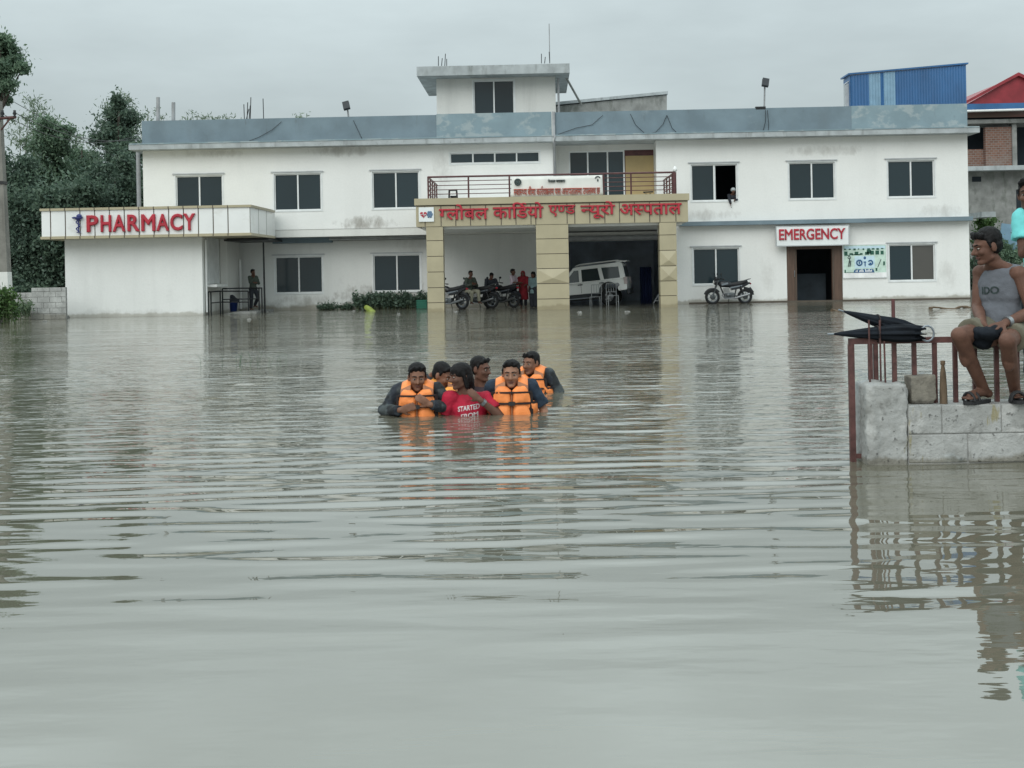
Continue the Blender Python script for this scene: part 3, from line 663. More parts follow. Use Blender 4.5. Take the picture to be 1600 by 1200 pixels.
# portico: pillars, fascia, balcony
fx0, fx1 = X(650, 335, YP), X(1075, 330, YP); fz0, fz1 = Z(860, 350.5, YP), Z(860, 317, YP)
zc = Z(860, 306.5, YP)
c = MB(); c.box(fx0, fx1, YP, YP + .25, fz0, fz1); c.box(fx0, fx0 + .2, YP + .252, YU - .002, fz0, fz1); c.box(fx1 - .2, fx1, YP + .252, YU - .39, fz0, fz1)
fas = c.build('fascia', 'beige', H)
j = MB()
for px in (664, 689, 712, 735, 759, 783, 806, 829.5, 837, 886, 898, 921.5, 945, 968, 991.5, 1015, 1031, 1056): x_ = X(px, 335, YP); j.box(x_ - .016, x_ + .016, YP - .004, YP - .001, fz0 + .01, fz1 - .02)
j.box(fx0 + .02, fx1 - .02, YP - .005, YP - .001, fz1 - .045, fz1 - .012)
j.build('panel_joint', 'joint', fas)
c = MB(); c.box(fx0 - .05, fx1 + .05, YP - .07, YP + .33, fz1 + .002, zc); c.box(fx0 - .05, fx0 + .25, YP + .332, YU - .4, fz1 + .002, zc); c.box(fx1 - .25, fx1 + .05, YP + .332, YU - .4, fz1 + .002, zc)
c.build('fascia_coping', 'beige', H)
MB().box(fx0 + .202, fx1 - .202, YP + .252, YD - .01, zUB - .25, zUB - .01).build('balcony_floor', 'panelwhite', H)
def pillar(p0, p1, pyr, joints, pyr_px):
    x0, x1 = X(p0, 420, YP), X(p1, 420, YP); c = (p0 + p1) / 2; mb = MB(); zs = [Z(c, q, YP) for q in joints]
    mb.box(x0 + .03, x1 - .03, YP + .04, YP + .62, -1.2, fz0 - .003)
    zs = [fz0 - .004] + zs
    while zs[-1] > -.8: zs.append(zs[-1] - .57)
    for k in range(len(zs) - 1):
        z1_, z0_ = zs[k] - .012, zs[k + 1] + .012
        if k in pyr:                                 # a buckled tile pushed out to a low point
            zm = z0_ + (z1_ - z0_) * .35; xm = (x0 + x1) / 2
            mb.add([(x0, YP + .01, z0_), (x1, YP + .01, z0_), (x1, YP + .01, z1_), (x0, YP + .01, z1_), (xm, YP - .06, zm)], [(0, 1, 4), (1, 2, 4), (2, 3, 4), (3, 0, 4)])
            mb.box(x0, x1, YP + .011, YP + .65, z0_, z1_)
        else: mb.box(x0, x1, YP + .01, YP + .65, z0_, z1_)
    o = mb.build('pillar', 'beige', H)
    MB().box(x0 + .022, x1 - .022, YP + .032, YP + .64, -1.2, fz0 - .01).build('pillar_joint', 'joint', o)
pillar(667, 693, (), (351, 376, 400.5, 425, 449.5, 473), 0)
pillar(838.5, 889, (3,), (373, 396.5, 419.5, 443, 467), 0)
pillar(1031.5, 1058, (2, 3), (367, 391, 415.5, 439, 462), 0)
# balcony railing
YRl = YP + .12; rl = MB(); zt0 = Z(860, 273, YRl)
x0, x1 = X(669, 290, YRl), X(1055, 290, YRl); zb = zc
rl.tube([(x0, YRl, zt0), (x1, YRl, zt0)], .035, 8)
for px in (669, 732, 796, 943, 986, 1054):
    x_ = X(px, 290, YRl); rl.tube([(x_, YRl, zb), (x_, YRl, zt0)], .032 if px != 1054 else .07, 8)
for k in range(1, 5): z_ = zb + (zt0 - zb) * k / 5; rl.tube([(x0, YRl, z_), (x1, YRl, z_)], .016, 6)
for k in range(0, 6): z_ = zb + (zt0 - zb) * k / 5; rl.tube([(x0, YRl, z_), (x0, YU - .1, z_)], .018 if k < 5 else .035, 6); rl.tube([(x1, YRl, z_), (x1, YU - .1, z_)], .018 if k < 5 else .035, 6)
for yy in (47.6, 48.6, 49.6, 50.6): rl.tube([(x0, yy, zb), (x0, yy, zt0)], .03, 6); rl.tube([(x1, yy, zb), (x1, yy, zt0)], .03, 6)
rl.build('balcony_railing', 'maroon', H)
MB().lathe((x1, YRl, zt0 + .02), [(0, 0), (.07, .01), (.085, .10), (.05, .16), (.02, .2), (0, .2)], 12).build('railing_lamp', 'white_paint', H)

# ------------------------------------------------------------------ signs on the building
S = thing('hospital_name_sign', 'red raised nepali letters and square heart emblem along the beige portico fascia', 'sign', ((fx0 + fx1) / 2, YP, fz0))
words = [('ग~लोबल', 686, 763, 319, 343.5), ('कािड^यो', 770, 849, 316, 341), ('एण~ड', 857, 899, 320.5, 338.5), ('न~यूरो', 907, 961, 314.5, 339.5), ('अस~पताल', 968, 1065, 318, 336)]
for s_, p0, p1, q0, q1 in words:
    x0, x1 = X(p0, 330, YP), X(p1, 330, YP); za, zb_ = Z((p0 + p1) / 2, q1 + (2 if 'ू' in s_ else 0), YP), Z((p0 + p1) / 2, q0 - (0 if 'ो' in s_ else 0), YP)
    text_mb(s_, x0, x1, za, zb_, YP - .045, bold=.019, depth=.018).build('word', 'letterred', S)
x0, x1 = X(654.5, 334, YP), X(678, 334, YP); za, zb_ = Z(666, 346.5, YP), Z(666, 324, YP)
lb = MB().box(x0, x1, YP - .06, YP - .006, za, zb_).build('emblem_board', 'boardwhite', S)
cx, cz = x0 + .17, (za + zb_) / 2
hm = MB(); hp = [(cx + .0078 * 16 * math.sin(t) ** 3, cz + .0078 * (13 * math.cos(t) - 5 * math.cos(2 * t) - 2 * math.cos(3 * t) - math.cos(4 * t))) for t in np.linspace(0, 2 * math.pi, 25)[:-1]]
hm.prism(hp, YP - .075, YP - .061).build('heart_emblem', 'letterred', lb)
MB().tube([(cx - .12, YP - .08, cz + .0), (cx - .03, YP - .08, cz), (cx - .01, YP - .08, cz + .07), (cx + .03, YP - .08, cz - .07), (cx + .05, YP - .08, cz), (cx + .1, YP - .08, cz)], .012, 5).build('pulse_line', 'boardwhite', lb)
cx2 = x1 - .15
m_ = MB()
for k in range(7):
    a = 2 * math.pi * k / 6; rr = .07 if k < 6 else 0
    m_.ell((cx2 + rr * math.cos(a), YP - .068, cz + rr * 1.2 * math.sin(a)), (.048, .012, .055))
m_.build('brain_emblem', 'steelblue', lb)

S = thing('emergency_sign', 'white board with red EMERGENCY lettering above the brown doorway', 'sign', (X(1270, 366, YU), YU, Z(1270, 383, YU)))
r = rect(1213.5, 1326, 353.5, 383, YU); YE = YU - .42
r = rect(1213.5, 1326, 353.5, 383, YE)
MB().box(r[0], r[1], YE - .0, YE + .08, r[2], r[3], .008).build('board', 'boardwhite', S)
b = MB(); t_ = .03
for (a, c_, d_, e_) in ((r[0] - t_, r[0] - .001, r[2] - t_, r[3] + t_), (r[1] + .001, r[1] + t_, r[2] - t_, r[3] + t_), (r[0] - .001, r[1] + .001, r[3] + .001, r[3] + t_), (r[0] - .001, r[1] + .001, r[2] - t_, r[2] - .001)): b.box(a, c_, YE - .012, YE + .09, d_, e_)
b.build('frame', 'aluold', S)
b = MB(); b.box(r[0] + .2, r[0] + .25, YE + .092, YU - .003, r[2] + .1, r[2] + .15); b.box(r[1] - .25, r[1] - .2, YE + .092, YU - .003, r[2] + .1, r[2] + .15); b.build('bracket', 'aluold', S)
text_mb('EMERGENCY', X(1217, 367, YE), X(1321, 366, YE), Z(1270, 374.5, YE), Z(1270, 357, YE), YE - .02, bold=.025, depth=.008).build('lettering', 'letterred', S)

# poster board right of the emergency door
r = rect(1317.5, 1384, 383, 433, YU); PB = thing('notice_board', 'pale green and white notice board crowded with dark pictures right of the emergency door', 'notice board', ((r[0] + r[1]) / 2, YU, r[2]))
MB().box(r[0], r[1], YU - .05, YU - .003, r[2], r[3]).build('board', 'printpale', PB)
pw, ph = r[1] - r[0], r[3] - r[2]; yb = YU - .051
def pr(mb, a, b, c_, d_, k=0): mb.box(r[0] + a * pw, r[0] + b * pw, yb - .006 - .003 * k, yb - .001, r[2] + c_ * ph, r[2] + d_ * ph)
m_ = MB(); pr(m_, .0, 1, .0, .14); m_.build('white_strip', 'printwhite', PB)
m_ = MB(); pr(m_, .26, .73, .28, .66); pr(m_, .02, .98, .88, .97); m_.build('pale_panel', 'printsky', PB)
rp = random.Random(3); m_ = MB()
for k in range(9):
    a = .02 + k * .108; pr(m_, a, a + rp.uniform(.03, .07), .84 + rp.uniform(0, .03), .90, 1)
for k in range(8):
    a = .02 + k * .122; pr(m_, a, a + rp.uniform(.05, .10), .70, .70 + rp.uniform(.05, .13), 1)
pr(m_, .02, .16, .68, .70, 1); pr(m_, .55, .65, .73, .85, 1); pr(m_, .2, .4, .69, .72, 1)
pr(m_, .02, .05, .15, .24, 1); pr(m_, .75, .79, .19, .28, 1); pr(m_, .93, .97, .36, .48, 1); pr(m_, .02, .24, .14, .155, 1)
m_.build('picture_row', 'printgreen', PB)
m_ = MB()
for (a, b_) in ((.13, .52), (.115, .42), (.15, .42)): m_.tube([(r[0] + a * pw, yb - .008, r[2] + (b_ - .08) * ph), (r[0] + (a + .02) * pw, yb - .008, r[2] + (b_ + .1) * ph)], .02, 5)
m_.torus((r[0] + .135 * pw, yb - .006, r[2] + .62 * ph), .05, .014, n=14, m=5); m_.tube([(r[0] + .8 * pw, yb - .006, r[2] + .3 * ph), (r[0] + .88 * pw, yb - .006, r[2] + .55 * ph)], .014, 5)
m_.build('line_drawing', 'printdark', PB)
m_ = MB()
m_.torus((r[0] + .37 * pw, yb - .004, r[2] + .45 * ph), .10, .032, n=20, m=6); m_.torus((r[0] + .63 * pw, yb - .004, r[2] + .45 * ph), .085, .03, n=20, m=6, a0=-150, a1=150)
m_.ell((r[0] + .37 * pw, yb - .006, r[2] + .45 * ph), (.03, .008, .06)); m_.ell((r[0] + .63 * pw, yb - .006, r[2] + .43 * ph), (.04, .008, .03))
m_.ell((r[0] + .50 * pw, yb - .006, r[2] + .60 * ph), (.05, .008, .06)); m_.ell((r[0] + .505 * pw, yb - .006, r[2] + .40 * ph), (.025, .008, .10)); m_.ell((r[0] + .50 * pw, yb - .006, r[2] + .47 * ph), (.06, .008, .03))
m_.build('circle_emblem', 'printblue', PB)
m_ = MB(); m_.prism([(r[0] + .23 * pw, r[2] + .14 * ph), (r[0] + .72 * pw, r[2] + .14 * ph), (r[0] + .70 * pw, r[2] + .23 * ph), (r[0] + .67 * pw, r[2] + .25 * ph), (r[0] + .28 * pw, r[2] + .25 * ph), (r[0] + .25 * pw, r[2] + .23 * ph)], yb - .014, yb - .001); cp = m_.build('caption_band', 'printblue', PB)
m_ = MB()
for k in range(14):
    a = .28 + k * .028
    if k in (2, 7): continue
    m_.box(r[0] + a * pw, r[0] + (a + .018) * pw, yb - .018, yb - .0145, r[2] + .165 * ph, r[2] + (.21 + .02 * (k % 3)) * ph)
m_.build('caption_text', 'printwhite', cp)
b = MB(); t_ = .035
for (a, c_, d_, e_) in ((r[0] - t_, r[0] - .001, r[2] - t_, r[3] + t_), (r[1] + .001, r[1] + t_, r[2] - t_, r[3] + t_), (r[0] - .001, r[1] + .001, r[3] + .001, r[3] + t_), (r[0] - .001, r[1] + .001, r[2] - t_, r[2] - .001)): b.box(a, c_, YU - .06, YU - .004, d_, e_)
b.build('frame', 'alu', PB)

# banner hung on the balcony railing
YN = YRl - .07; c4 = [at(800, 277, YN), at(941, 273.5, YN), at(942.5, 304.5, YN), at(797.5, 308, YN)]
BN = thing('banner', 'white vinyl banner with red nepali line tied to the balcony railing', 'banner', ((c4[0].x + c4[1].x) / 2, YN, c4[3].z))
nb = 24; vs, fs = [], []
for i in range(nb + 1):
    for j_ in range(7):
        u, v = i / nb, j_ / 6; p = c4[0].lerp(c4[1], u).lerp(c4[3].lerp(c4[2], u), v); p.y += .012 * math.sin(u * 17) * math.sin(v * 3.1) - .01 * math.sin(u * 40 + 2 * v); vs.append(p)
for i in range(nb):
    for j_ in range(6): fs.append((i * 7 + j_, i * 7 + j_ + 1, (i + 1) * 7 + j_ + 1, (i + 1) * 7 + j_))
bo = MB().add(vs, fs, True).build('sheet', 'bannerwhite', BN); sm_ = bo.modifiers.new('thickness', 'SOLIDIFY'); sm_.thickness = .004
yq = YN - .035
text_mb('स~वास~थ~य बीमा कार^यक/रम यस असपतालमा उपलब~ध छ', X(802.5, 295, yq), X(937.5, 292, yq), Z(870, 304.5, yq), Z(870, 290.0, yq), yq, bold=.010, depth=.02).build('lettering', 'printred', BN)
text_mb('नेपाल सरकार', X(856, 283, yq), X(883, 282, yq), Z(870, 284.8, yq), Z(870, 279.5, yq), yq, bold=.012, depth=.02).build('heading', 'printdark', BN)
m_ = MB(); e = at(809, 284.5, yq); m_.torus(e, .105, .028, n=20, m=6); m_.ell(e, (.06, .01, .07)); m_.prism([(e.x - .09, e.z - .03), (e.x + .09, e.z - .06), (e.x + .02, e.z + .05)], yq - .012, yq); m_.build('crest', 'printdark', BN)
m_ = MB(); e = at(934, 279.5, yq); m_.torus(e, .09, .02, n=12, m=6, a0=20, a1=160); m_.ell(e + Vector((0, 0, -.05)), (.03, .01, .05)); m_.tube([e + Vector((-.1, 0, .02)), e + Vector((-.06, 0, .07))], .02, 5); m_.build('logo', 'printdark', BN)

# ------------------------------------------------------------------ pharmacy building
YF, YC = 47.2, 46.4
cx0, cx1 = X(65, 347, YC), X(391, 343, YC); px0, px1 = X(102, 435, YF), X(316.5, 435, YF)
cz0, cz1 = Z(228, 371, YC), Z(228, 323, YC); YCB = 50.6
PH = thing('pharmacy_building', 'low white annex with flat white panelled canopy left of the hospital', 'building', ((px0 + px1) / 2, YF, 0))
MB().box(px0, px1, YF, YF + .25, -.6, cz0 - .002).build('front_wall', 'whitepharm', PH)
MB().box(px0, px0 + .25, YF + .252, YL - .01, -.6, cz0 - .002).build('side_wall', 'offwhite', PH); sw = MB()
wy0, wy1, wz0, wz1 = 47.75, 49.6, 1.15, 3.0
sw.box(px1 - .25, px1, YF + .252, wy0, -.6, cz0 - .002); sw.box(px1 - .25, px1, wy1, YL - .01, -.6, cz0 - .002); sw.box(px1 - .25, px1, wy0, wy1, -.6, wz0); sw.box(px1 - .25, px1, wy0, wy1, wz1, cz0 - .002)
sw.build('side_wall', 'offwhite', PH)
gr = MB()
for k in range(9): y_ = wy0 + .08 + k * (wy1 - wy0 - .16) / 8; gr.box(px1 + .015, px1 + .045, y_ - .05, y_ + .05, wz0 + .01, wz1 - .01)
for z_ in (wz0 + .06, (wz0 + wz1) / 2, wz1 - .06): gr.box(px1 + .003, px1 + .014, wy0 + .01, wy1 - .01, z_ - .035, z_ + .035)
gw = gr.build('window_grille', 'alu', PH)
MB().box(px1 - .05, px1 - .04, wy0 + .005, wy1 - .005, wz0 + .005, wz1 - .005).build('pane', 'glass', gw)
MB().box(px1 + .002, px1 + .38, wy0 + .05, wy1 - .1, wz0 - .12, wz0 - .02, .01).build('service_counter', 'white_paint', PH)
MB().box(px1 + .02, px1 + .3, wy1 + .2, YL - .3, 0, 3.0).build('side_column', 'offwhite', PH)
pp = MB(); pp.tube([(px1 + .06, YF + .3, cz0 - .1), (px1 + .06, YF + .3, .1)], .04, 8); pp.tube([(px1 + .36, YL - .5, 2.1), (px1 + .36, YL - .5, .1)], .055, 8); pp.build('drain_pipe', 'white_paint', PH)
c = MB(); c.box(cx0, cx1, YC, YC + .2, cz0 + .1, cz1 - .09); c.box(cx1 - .2, cx1, YC + .202, YCB, cz0 + .1, cz1 - .09); c.box(cx0, cx0 + .2, YC + .202, YCB, cz0 + .1, cz1 - .09); c.box(cx0, cx1, YCB + .002, YCB + .2, cz0 + .1, cz1 - .09)
cn = c.build('canopy_panel', 'panelwhite', PH)
MB().box(cx0 + .21, cx1 - .21, YC + .21, YL - .02, cz0 + .12, cz0 + .32).build('canopy_roof', 'slab', PH)
c = MB(); c.box(cx0 - .05, cx1 + .05, YC - .05, YCB + .05, cz1 - .088, cz1); c.box(cx0 - .04, cx1 + .04, YC - .04, YCB + .04, cz0 + .0, cz0 + .098); c.build('canopy_trim', 'beige', PH)
j_ = MB(); n_ = 13
for k in range(1, n_ + 1): x_ = cx0 + .33 + (k - 1) * (cx1 - cx0 - .6) / n_; j_.box(x_ - .018, x_ + .018, YC - .004, YC - .001, cz0 + .1, cz1 - .09); j_.box(x_ - .018, x_ + .018, YC - .054, YC - .051, cz1 - .087, cz1 - .002); j_.box(x_ - .018, x_ + .018, YC - .044, YC - .041, cz0 + .002, cz0 + .097)
for k in range(1, 3): y_ = YC + k * 1.4; j_.box(cx1 + .001, cx1 + .004, y_ - .015, y_ + .015, cz0 + .1, cz1 - .09)
j_.box(cx1 - .016, cx1 + .004, YC - .005, YC - .0005, cz0 + .1, cz1 - .09)
j_.build('panel_joint', 'joint', cn)
# awning over the side entrance
a0, a1 = X(352, 376, 49.3), X(431, 374, 50.6)
aw = MB(); aw.prism([(px1 + .33, Z(352, 377.5, 49.8)), (a1, Z(428, 376, 50.0)), (a1, Z(428, 376, 50) + .06), (px1 + .33, Z(352, 377.5, 49.8) + .07)], 49.2, YL - .02); awo = aw.build('awning', 'black', PH)
MB().tube([(X(413, 430, 50.0), 50.0, -.4), (X(411.5, 380, 50.0), 50.0, Z(412, 379, 50))], .035, 8).build('awning_post', 'black', awo)
MB().box(px1 + .34, a1 - .3, 49.6, YL - .05, Z(352, 377.5, 49.8) + .075, Z(352, 377.5, 49.8) + .2).build('awning_box', 'interior', awo)

PS = thing('pharmacy_sign', 'red raised PHARMACY letters with navy snake and bowl emblem on the white canopy', 'sign', (X(210, 347, YC), YC, cz0))
nat = [('P', 0, .64), ('H', .70, 1.28), ('A', 1.30, 1.98), ('R', 2.03, 2.70), ('M', 2.72, 3.47), ('A', 3.47, 4.15), ('C', 4.16, 4.82), ('Y', 4.80, 5.46)]
w0, w1 = X(136, 349, YC), X(307.5, 347, YC); za, zb_ = Z(222, 361.5, YC), Z(222, 335, YC)
for ch, a, b_ in nat: text_mb(ch, w0 + a / 5.46 * (w1 - w0), w0 + (b_ - .05) / 5.46 * (w1 - w0), za, zb_, YC - .05, bold=.03, depth=.025).build('letter', 'letterred', PS)
e = at(122.5, 350, YC - .06); m_ = MB()
m_.lathe((e.x, e.y, e.z + .12), [(0, 0), (.05, .01), (.13, .07), (.17, .13), (.15, .13), (.02, .05), (0, .05)], 14); m_.ell((e.x + .03, e.y, e.z + .28), (.10, .05, .09)); m_.tube([(e.x, e.y, e.z + .14), (e.x, e.y, e.z - .30)], .022, 6); m_.ell((e.x, e.y, e.z - .30), (.09, .04, .02)); m_.ell((e.x - .15, e.y, e.z + .23), (.09, .03, .035))
m_.tube([(e.x + .07 * math.sin(t * 3.2), e.y - .03, e.z + .25 - .5 * t / 4) for t in np.linspace(0, 4, 26)], .022, 6)
m_.build('emblem', 'navy', PS)

# ------------------------------------------------------------------ things round the pharmacy side
RP = tag(MB().prism([(px1 + .42, -.4), (X(412, 486, 50), -.4), (X(412, 486, 50), .07), (X(380, 486, 50), .07), (px1 + .42, .0)], 48.7, YL - .25).build('access_ramp', 'concrete'), 'low grey concrete ramp at the pharmacy side entrance', 'ramp')
rb = thing('ramp_railing', 'black tube handrail round the pharmacy ramp', 'railing', (X(366, 486, 50.4), 50.4, 0))
posts = [(325.5, 456, 492, 47.6), (329.5, 456, 490, 47.8), (344, 455, 489, 48.9), (347.5, 451, 488, 49.3), (388, 455, 486, 49.0), (404.5, 450, 486, 50.0), (409, 450, 488, 49.4)]
tops = []
for p_, q0, q1, Y_ in posts:
    t_ = at(p_, q0, Y_); MB().tube([(t_.x, Y_, -.4), t_], .028, 7).build('post', 'black', rb); tops.append(t_)
m_ = MB(); m_.tube([tops[0], tops[1], tops[2], tops[4]], .028, 7); m_.tube([tops[3], tops[5], tops[6]], .028, 7)
for (i, k) in ((1, 2), (2, 4), (3, 5)): dz = Vector((0, 0, -.42)); m_.tube([tops[i] + dz, tops[k] + dz], .024, 6)
m_.build('handrail', 'black', rb)
bk = thing('bucket', 'blue plastic bucket on the pharmacy ramp with a dark sack on top', 'bucket', at(365, 484, 50.2))
b0 = at(365, 484, 50.2); b0.z = .04
MB().lathe((b0.x, b0.y, b0.z), [(0, 0), (.13, 0), (.17, .34), (.18, .34), (.18, .36), (.16, .36), (.13, .03), (0, .03)], 18).build('pail', 'bucket', bk)
sg = MB(); sg.ell((b0.x, b0.y, b0.z + .45), (.20, .17, .14)); sg.ell((b0.x - .06, b0.y, b0.z + .55), (.11, .1, .12)); sg.ell((b0.x + .12, b0.y, b0.z + .42), (.14, .13, .08))
tag(sg.remesh('sack', 'darkcloth', None, .025, 2, .03, .12, world=True), 'dark grey sack heaped on the blue bucket', 'sack')

# boundary wall at the left
def block_wall(x0, x1, y, z1, label):
    o = thing('boundary_wall', label, 'wall', ((x0 + x1) / 2, y, 0)); mb = MB(); z = -.4; k = 0
    while z < z1 - .02:
        x = x0 - (.22 if k % 2 else 0); zt_ = min(z + .2, z1)
        while x < x1:
            a, b_ = max(x, x0), min(x + .44, x1)
            if b_ - a > .04: mb.box(a + .008, b_ - .008, y + random.uniform(-.006, .006), y + .15, z + .008, zt_ - .008)
            x += .44
        z += .2; k += 1
    mb.build('blockwork', 'wallgrey', o); MB().box(x0 + .004, x1 - .004, y + .015, y + .14, -.4, z1 - .01).build('mortar', 'mortar', o)
xa, xm_, xb_ = X(-60, 470, 45.6), X(52, 470, 45.9), X(103, 470, 45.7)
block_wall(xa, xm_, 45.9, Z(35, 457, 45.9), 'lower grey block boundary wall between the pole and the taller wall')
block_wall(xm_ + .01, xb_, 45.7, Z(76, 449, 45.7), 'taller grey block boundary wall meeting the pharmacy corner')
# rubble and litter floating by the wall
dbr = MB(); p_ = wat(68, 496); dbr.obox((p_.x, p_.y, .10), .22, .15, .14, Euler((.1, .2, .3)).to_matrix()); dbr.obox((p_.x - .1, p_.y - .1, .0), .3, .12, .06, Euler((.1, -.1, .1)).to_matrix())
tag(dbr.build('broken_crate', 'black'), 'broken black crate stranded at the foot of the boundary wall', 'crate')
rk = MB(); p_ = wat(92, 497); rk.ell((p_.x, p_.y, .0), (.38, .2, .14)); rk.ell((p_.x + .2, p_.y, .02), (.2, .16, .1))
tag(rk.remesh('mud_heap', 'concrete', None, .04, 1, .04, .15, world=True), 'small grey heap of rubble beside the boundary wall', 'rubble')
for (a, b_, s_, lab, mm) in ((70, 502, .10, 'white plastic litter floating by the boundary wall', 'aluold'), (418, 487, .16, 'pale litter floating beyond the ramp railing', 'wallgrey'), (389, 499, .09, 'small white litter in front of the ramp railing', 'aluold'), (712, 487, .10, 'white scrap floating before the left portico bay', 'block'), (623, 490, .07, 'white scrap floating left of the portico', 'block'), (980, 487, .11, 'pale scrap floating in front of the garage', 'block'), (905, 488, .10, 'small white scrap floating by the middle pillar', 'block'), (553, 486, .09, 'whitish scrap by the stained left wall', 'block')):
    p_ = wat(a, b_); mb = MB(); s_ *= .7; mb.ell((p_.x, p_.y, -.01), (s_ * 1.3, s_ * .7, .035)); mb.ell((p_.x + s_ * .7, p_.y + .03, -.015), (s_ * .7, s_ * .6, .04))
    tag(mb.remesh('floating_litter', 'litter', None, .016, 2, .02, .05, world=True), lab, 'litter', 'litter floating on the flood water')
gb = MB(); a_, b_ = at(572, 480, 49), at(590, 494, 48.4); gb.tube([a_ + (b_ - a_) * t for t in (-.05, 0, .3, .7, 1, 1.03)], [.05, .10, .12, .11, .09, .03], 12)
tag(gb.build('plastic_drum', 'yellowgreen'), 'yellow green plastic can floating slantwise before the left wall', 'can')
gc = at(661, 479, 51.6); b = MB(); b.box(gc.x - .22, gc.x + .18, 51.2, 51.6, -.1, .34)
for k in range(4): b.box(gc.x - .24, gc.x + .2, 51.18, 51.62, .02 + k * .09, .05 + k * .09)
tag(b.build('plastic_crate', 'greenplastic'), 'green plastic crate beside the left portico pillar', 'crate')
# floating sticks on the right
for (a, b_, lab) in (((1453, 483), (1522, 481), 'thin brown branch afloat below the right hand window'), ((1300, 486), (1322, 487), 'short twig floating below the notice board')):
    p_, q_ = wat(*a), wat(*b_); mb = MB(); mb.tube([p_.lerp(q_, t) + Vector((0, .22 * math.sin(9 * t), .02 + .03 * math.sin(11 * t))) for t in np.linspace(0, 1, 9)], [.05, .03, .025, .035, .02, .04, .03, .06, .015], 7)
    tag(mb.build('floating_branch', 'wood'), lab, 'branch')
p_ = wat(1396, 500); tag(MB().tube([(p_.x, p_.y, -.6), (p_.x, p_.y, Z(1395, 467, p_.y))], [.05, .045], 8).build('marker_post', 'maroon'), 'lone thin dark post standing in the water beyond the umbrellas', 'post')

# ------------------------------------------------------------------ roof things
def rod_cluster(label, specs, Y, mm='black', name='rebar_bundle', r=.018):
    root = thing(name, label, 'rebar', at(specs[0][0], specs[0][2], Y))
    for (p_, q0, q1, lean) in specs: a_ = at(p_, q1, Y); b_ = at(p_ + lean, q0, Y); MB().tube([a_, b_], r, 6).build('rod', mm, root)
for (p_, q0) in ((247, 152), (271, 160)):
    a_ = at(p_, 192, YU + .3); b_ = at(p_, q0, YU + .3)
    tag(MB().tube([a_, b_], .075, 10).build('vent_pipe', 'pipegrey'), 'taller grey vent pipe near the left roof corner' if p_ == 247 else 'shorter grey vent pipe near the left roof corner', 'pipe', 'vent pipes on the roof')
rod_cluster('bundle of bent rebar standing on the left roof parapet', [(382, 163, 190, -1), (386, 160, 190, 1), (389, 165, 190, 2), (391, 152, 190, 1), (384, 170, 190, 5)], YU + 1)
rod_cluster('single bare rebar right of the bundle on the left roof', [(412, 154, 189, -1)], YU + 1)
rod_cluster('rebar stubs on the left end of the tower roof', [(685, 88, 103, 0), (690, 91, 103, 1), (695, 84, 103, 1), (698, 92, 103, 0)], YT)
rod_cluster('rebar stubs on the right end of the tower roof', [(846, 84, 99, 0), (851, 89, 99, 1), (859, 81, 99, -1)], YT)
rod_cluster('tall thin aerial mast on the right end of tower roof', [(859, 37, 97, -1)], YT + .1, 'pipegrey', 'aerial_mast', .022)
for (px, top, base, tilt, lab) in ((545, 163, 186, -4, 'dark floodlight on a bent stalk above the left parapet'), (1194, 127, 171, 2, 'dark floodlight on a straight stalk above the right parapet')):
    Y_ = YU + .03; b_ = at(px, base, Y_); t_ = at(px + tilt * .4, top + 10, Y_); h_ = at(px + tilt, top + 2, Y_ - .15)
    root = thing('floodlight', lab, 'floodlight', b_, 0, 'floodlights on the parapet')
    MB().tube([b_, t_, h_ + Vector((0, .1, -.05))], .035, 7).build('stalk', 'pipegrey', root)
    hd = MB(); hd.obox(h_, .13, .07, .17, Euler((R(-25), R(-14 if tilt < 0 else 12), 0)).to_matrix()); hd.obox(h_ + Vector((0, .1, .02)), .07, .05, .1, Euler((R(-25), 0, 0)).to_matrix()); hd.build('lamp_head', 'cargrey', root)
    if tilt > 0: MB().obox(b_ + Vector((-.15, 0, .05)), .2, .08, .06, Matrix.Identity(3)).build('wiring_box', 'black', root)
# blue sheet-metal shed
YSd = 53.2; a_, b_, c_, d_ = at(1330, 192, YSd), at(1510, 188, YSd), at(1510, 101.5, YSd), at(1330, 118, YSd)
SH = thing('roof_shed', 'blue corrugated sheet shed with pale strips on the right end of the roof', 'shed', ((a_.x + b_.x) / 2, YSd, zST))
def corr(x0, x1, mm, nm):
    k = max(2, int((x1 - x0) / .11)); vs = []; fs = []
    for i in range(k * 2 + 1):
        t = i / (k * 2); x_ = x0 + (x1 - x0) * t; u = (x_ - a_.x) / (b_.x - a_.x); zt_ = d_.z + (c_.z - d_.z) * u; yy = YSd + (.012 if i % 2 else -.012)
        vs += [(x_, yy, zST), (x_, yy, zt_)]
    for i in range(k * 2): fs.append((2 * i, 2 * i + 2, 2 * i + 3, 2 * i + 1))
    o = MB().add(vs, fs).build(nm, mm, SH); s_ = o.modifiers.new('sheet', 'SOLIDIFY'); s_.thickness = .004; return o
e_ = [X(p_, 150, YSd) for p_ in (1330, 1358, 1376, 1381, 1399, 1510)]
for i, mm in enumerate(('bluemetal', 'bluelight', 'bluemetal', 'bluelight', 'bluemetal')): corr(e_[i], e_[i + 1], mm, 'wall_sheet' if mm == 'bluemetal' else 'translucent_strip')
m_ = MB(); m_.prism([(a_.x - .1, d_.z + .03), (b_.x + .1, c_.z + .03), (b_.x + .1, c_.z + .09), (a_.x - .1, d_.z + .09)], YSd - .08, YSd + 1.3); m_.build('roof_sheet', 'bluemetal', SH)
m_ = MB(); m_.box(a_.x, a_.x + .05, YSd + .05, YSd + 1.2, zST, d_.z); m_.build('side_sheet', 'bluemetal', SH); m_ = MB(); m_.box(b_.x - .05, b_.x, YSd + .05, YSd + 1.2, zST, d_.z + .3); m_.build('side_sheet', 'bluemetal', SH)
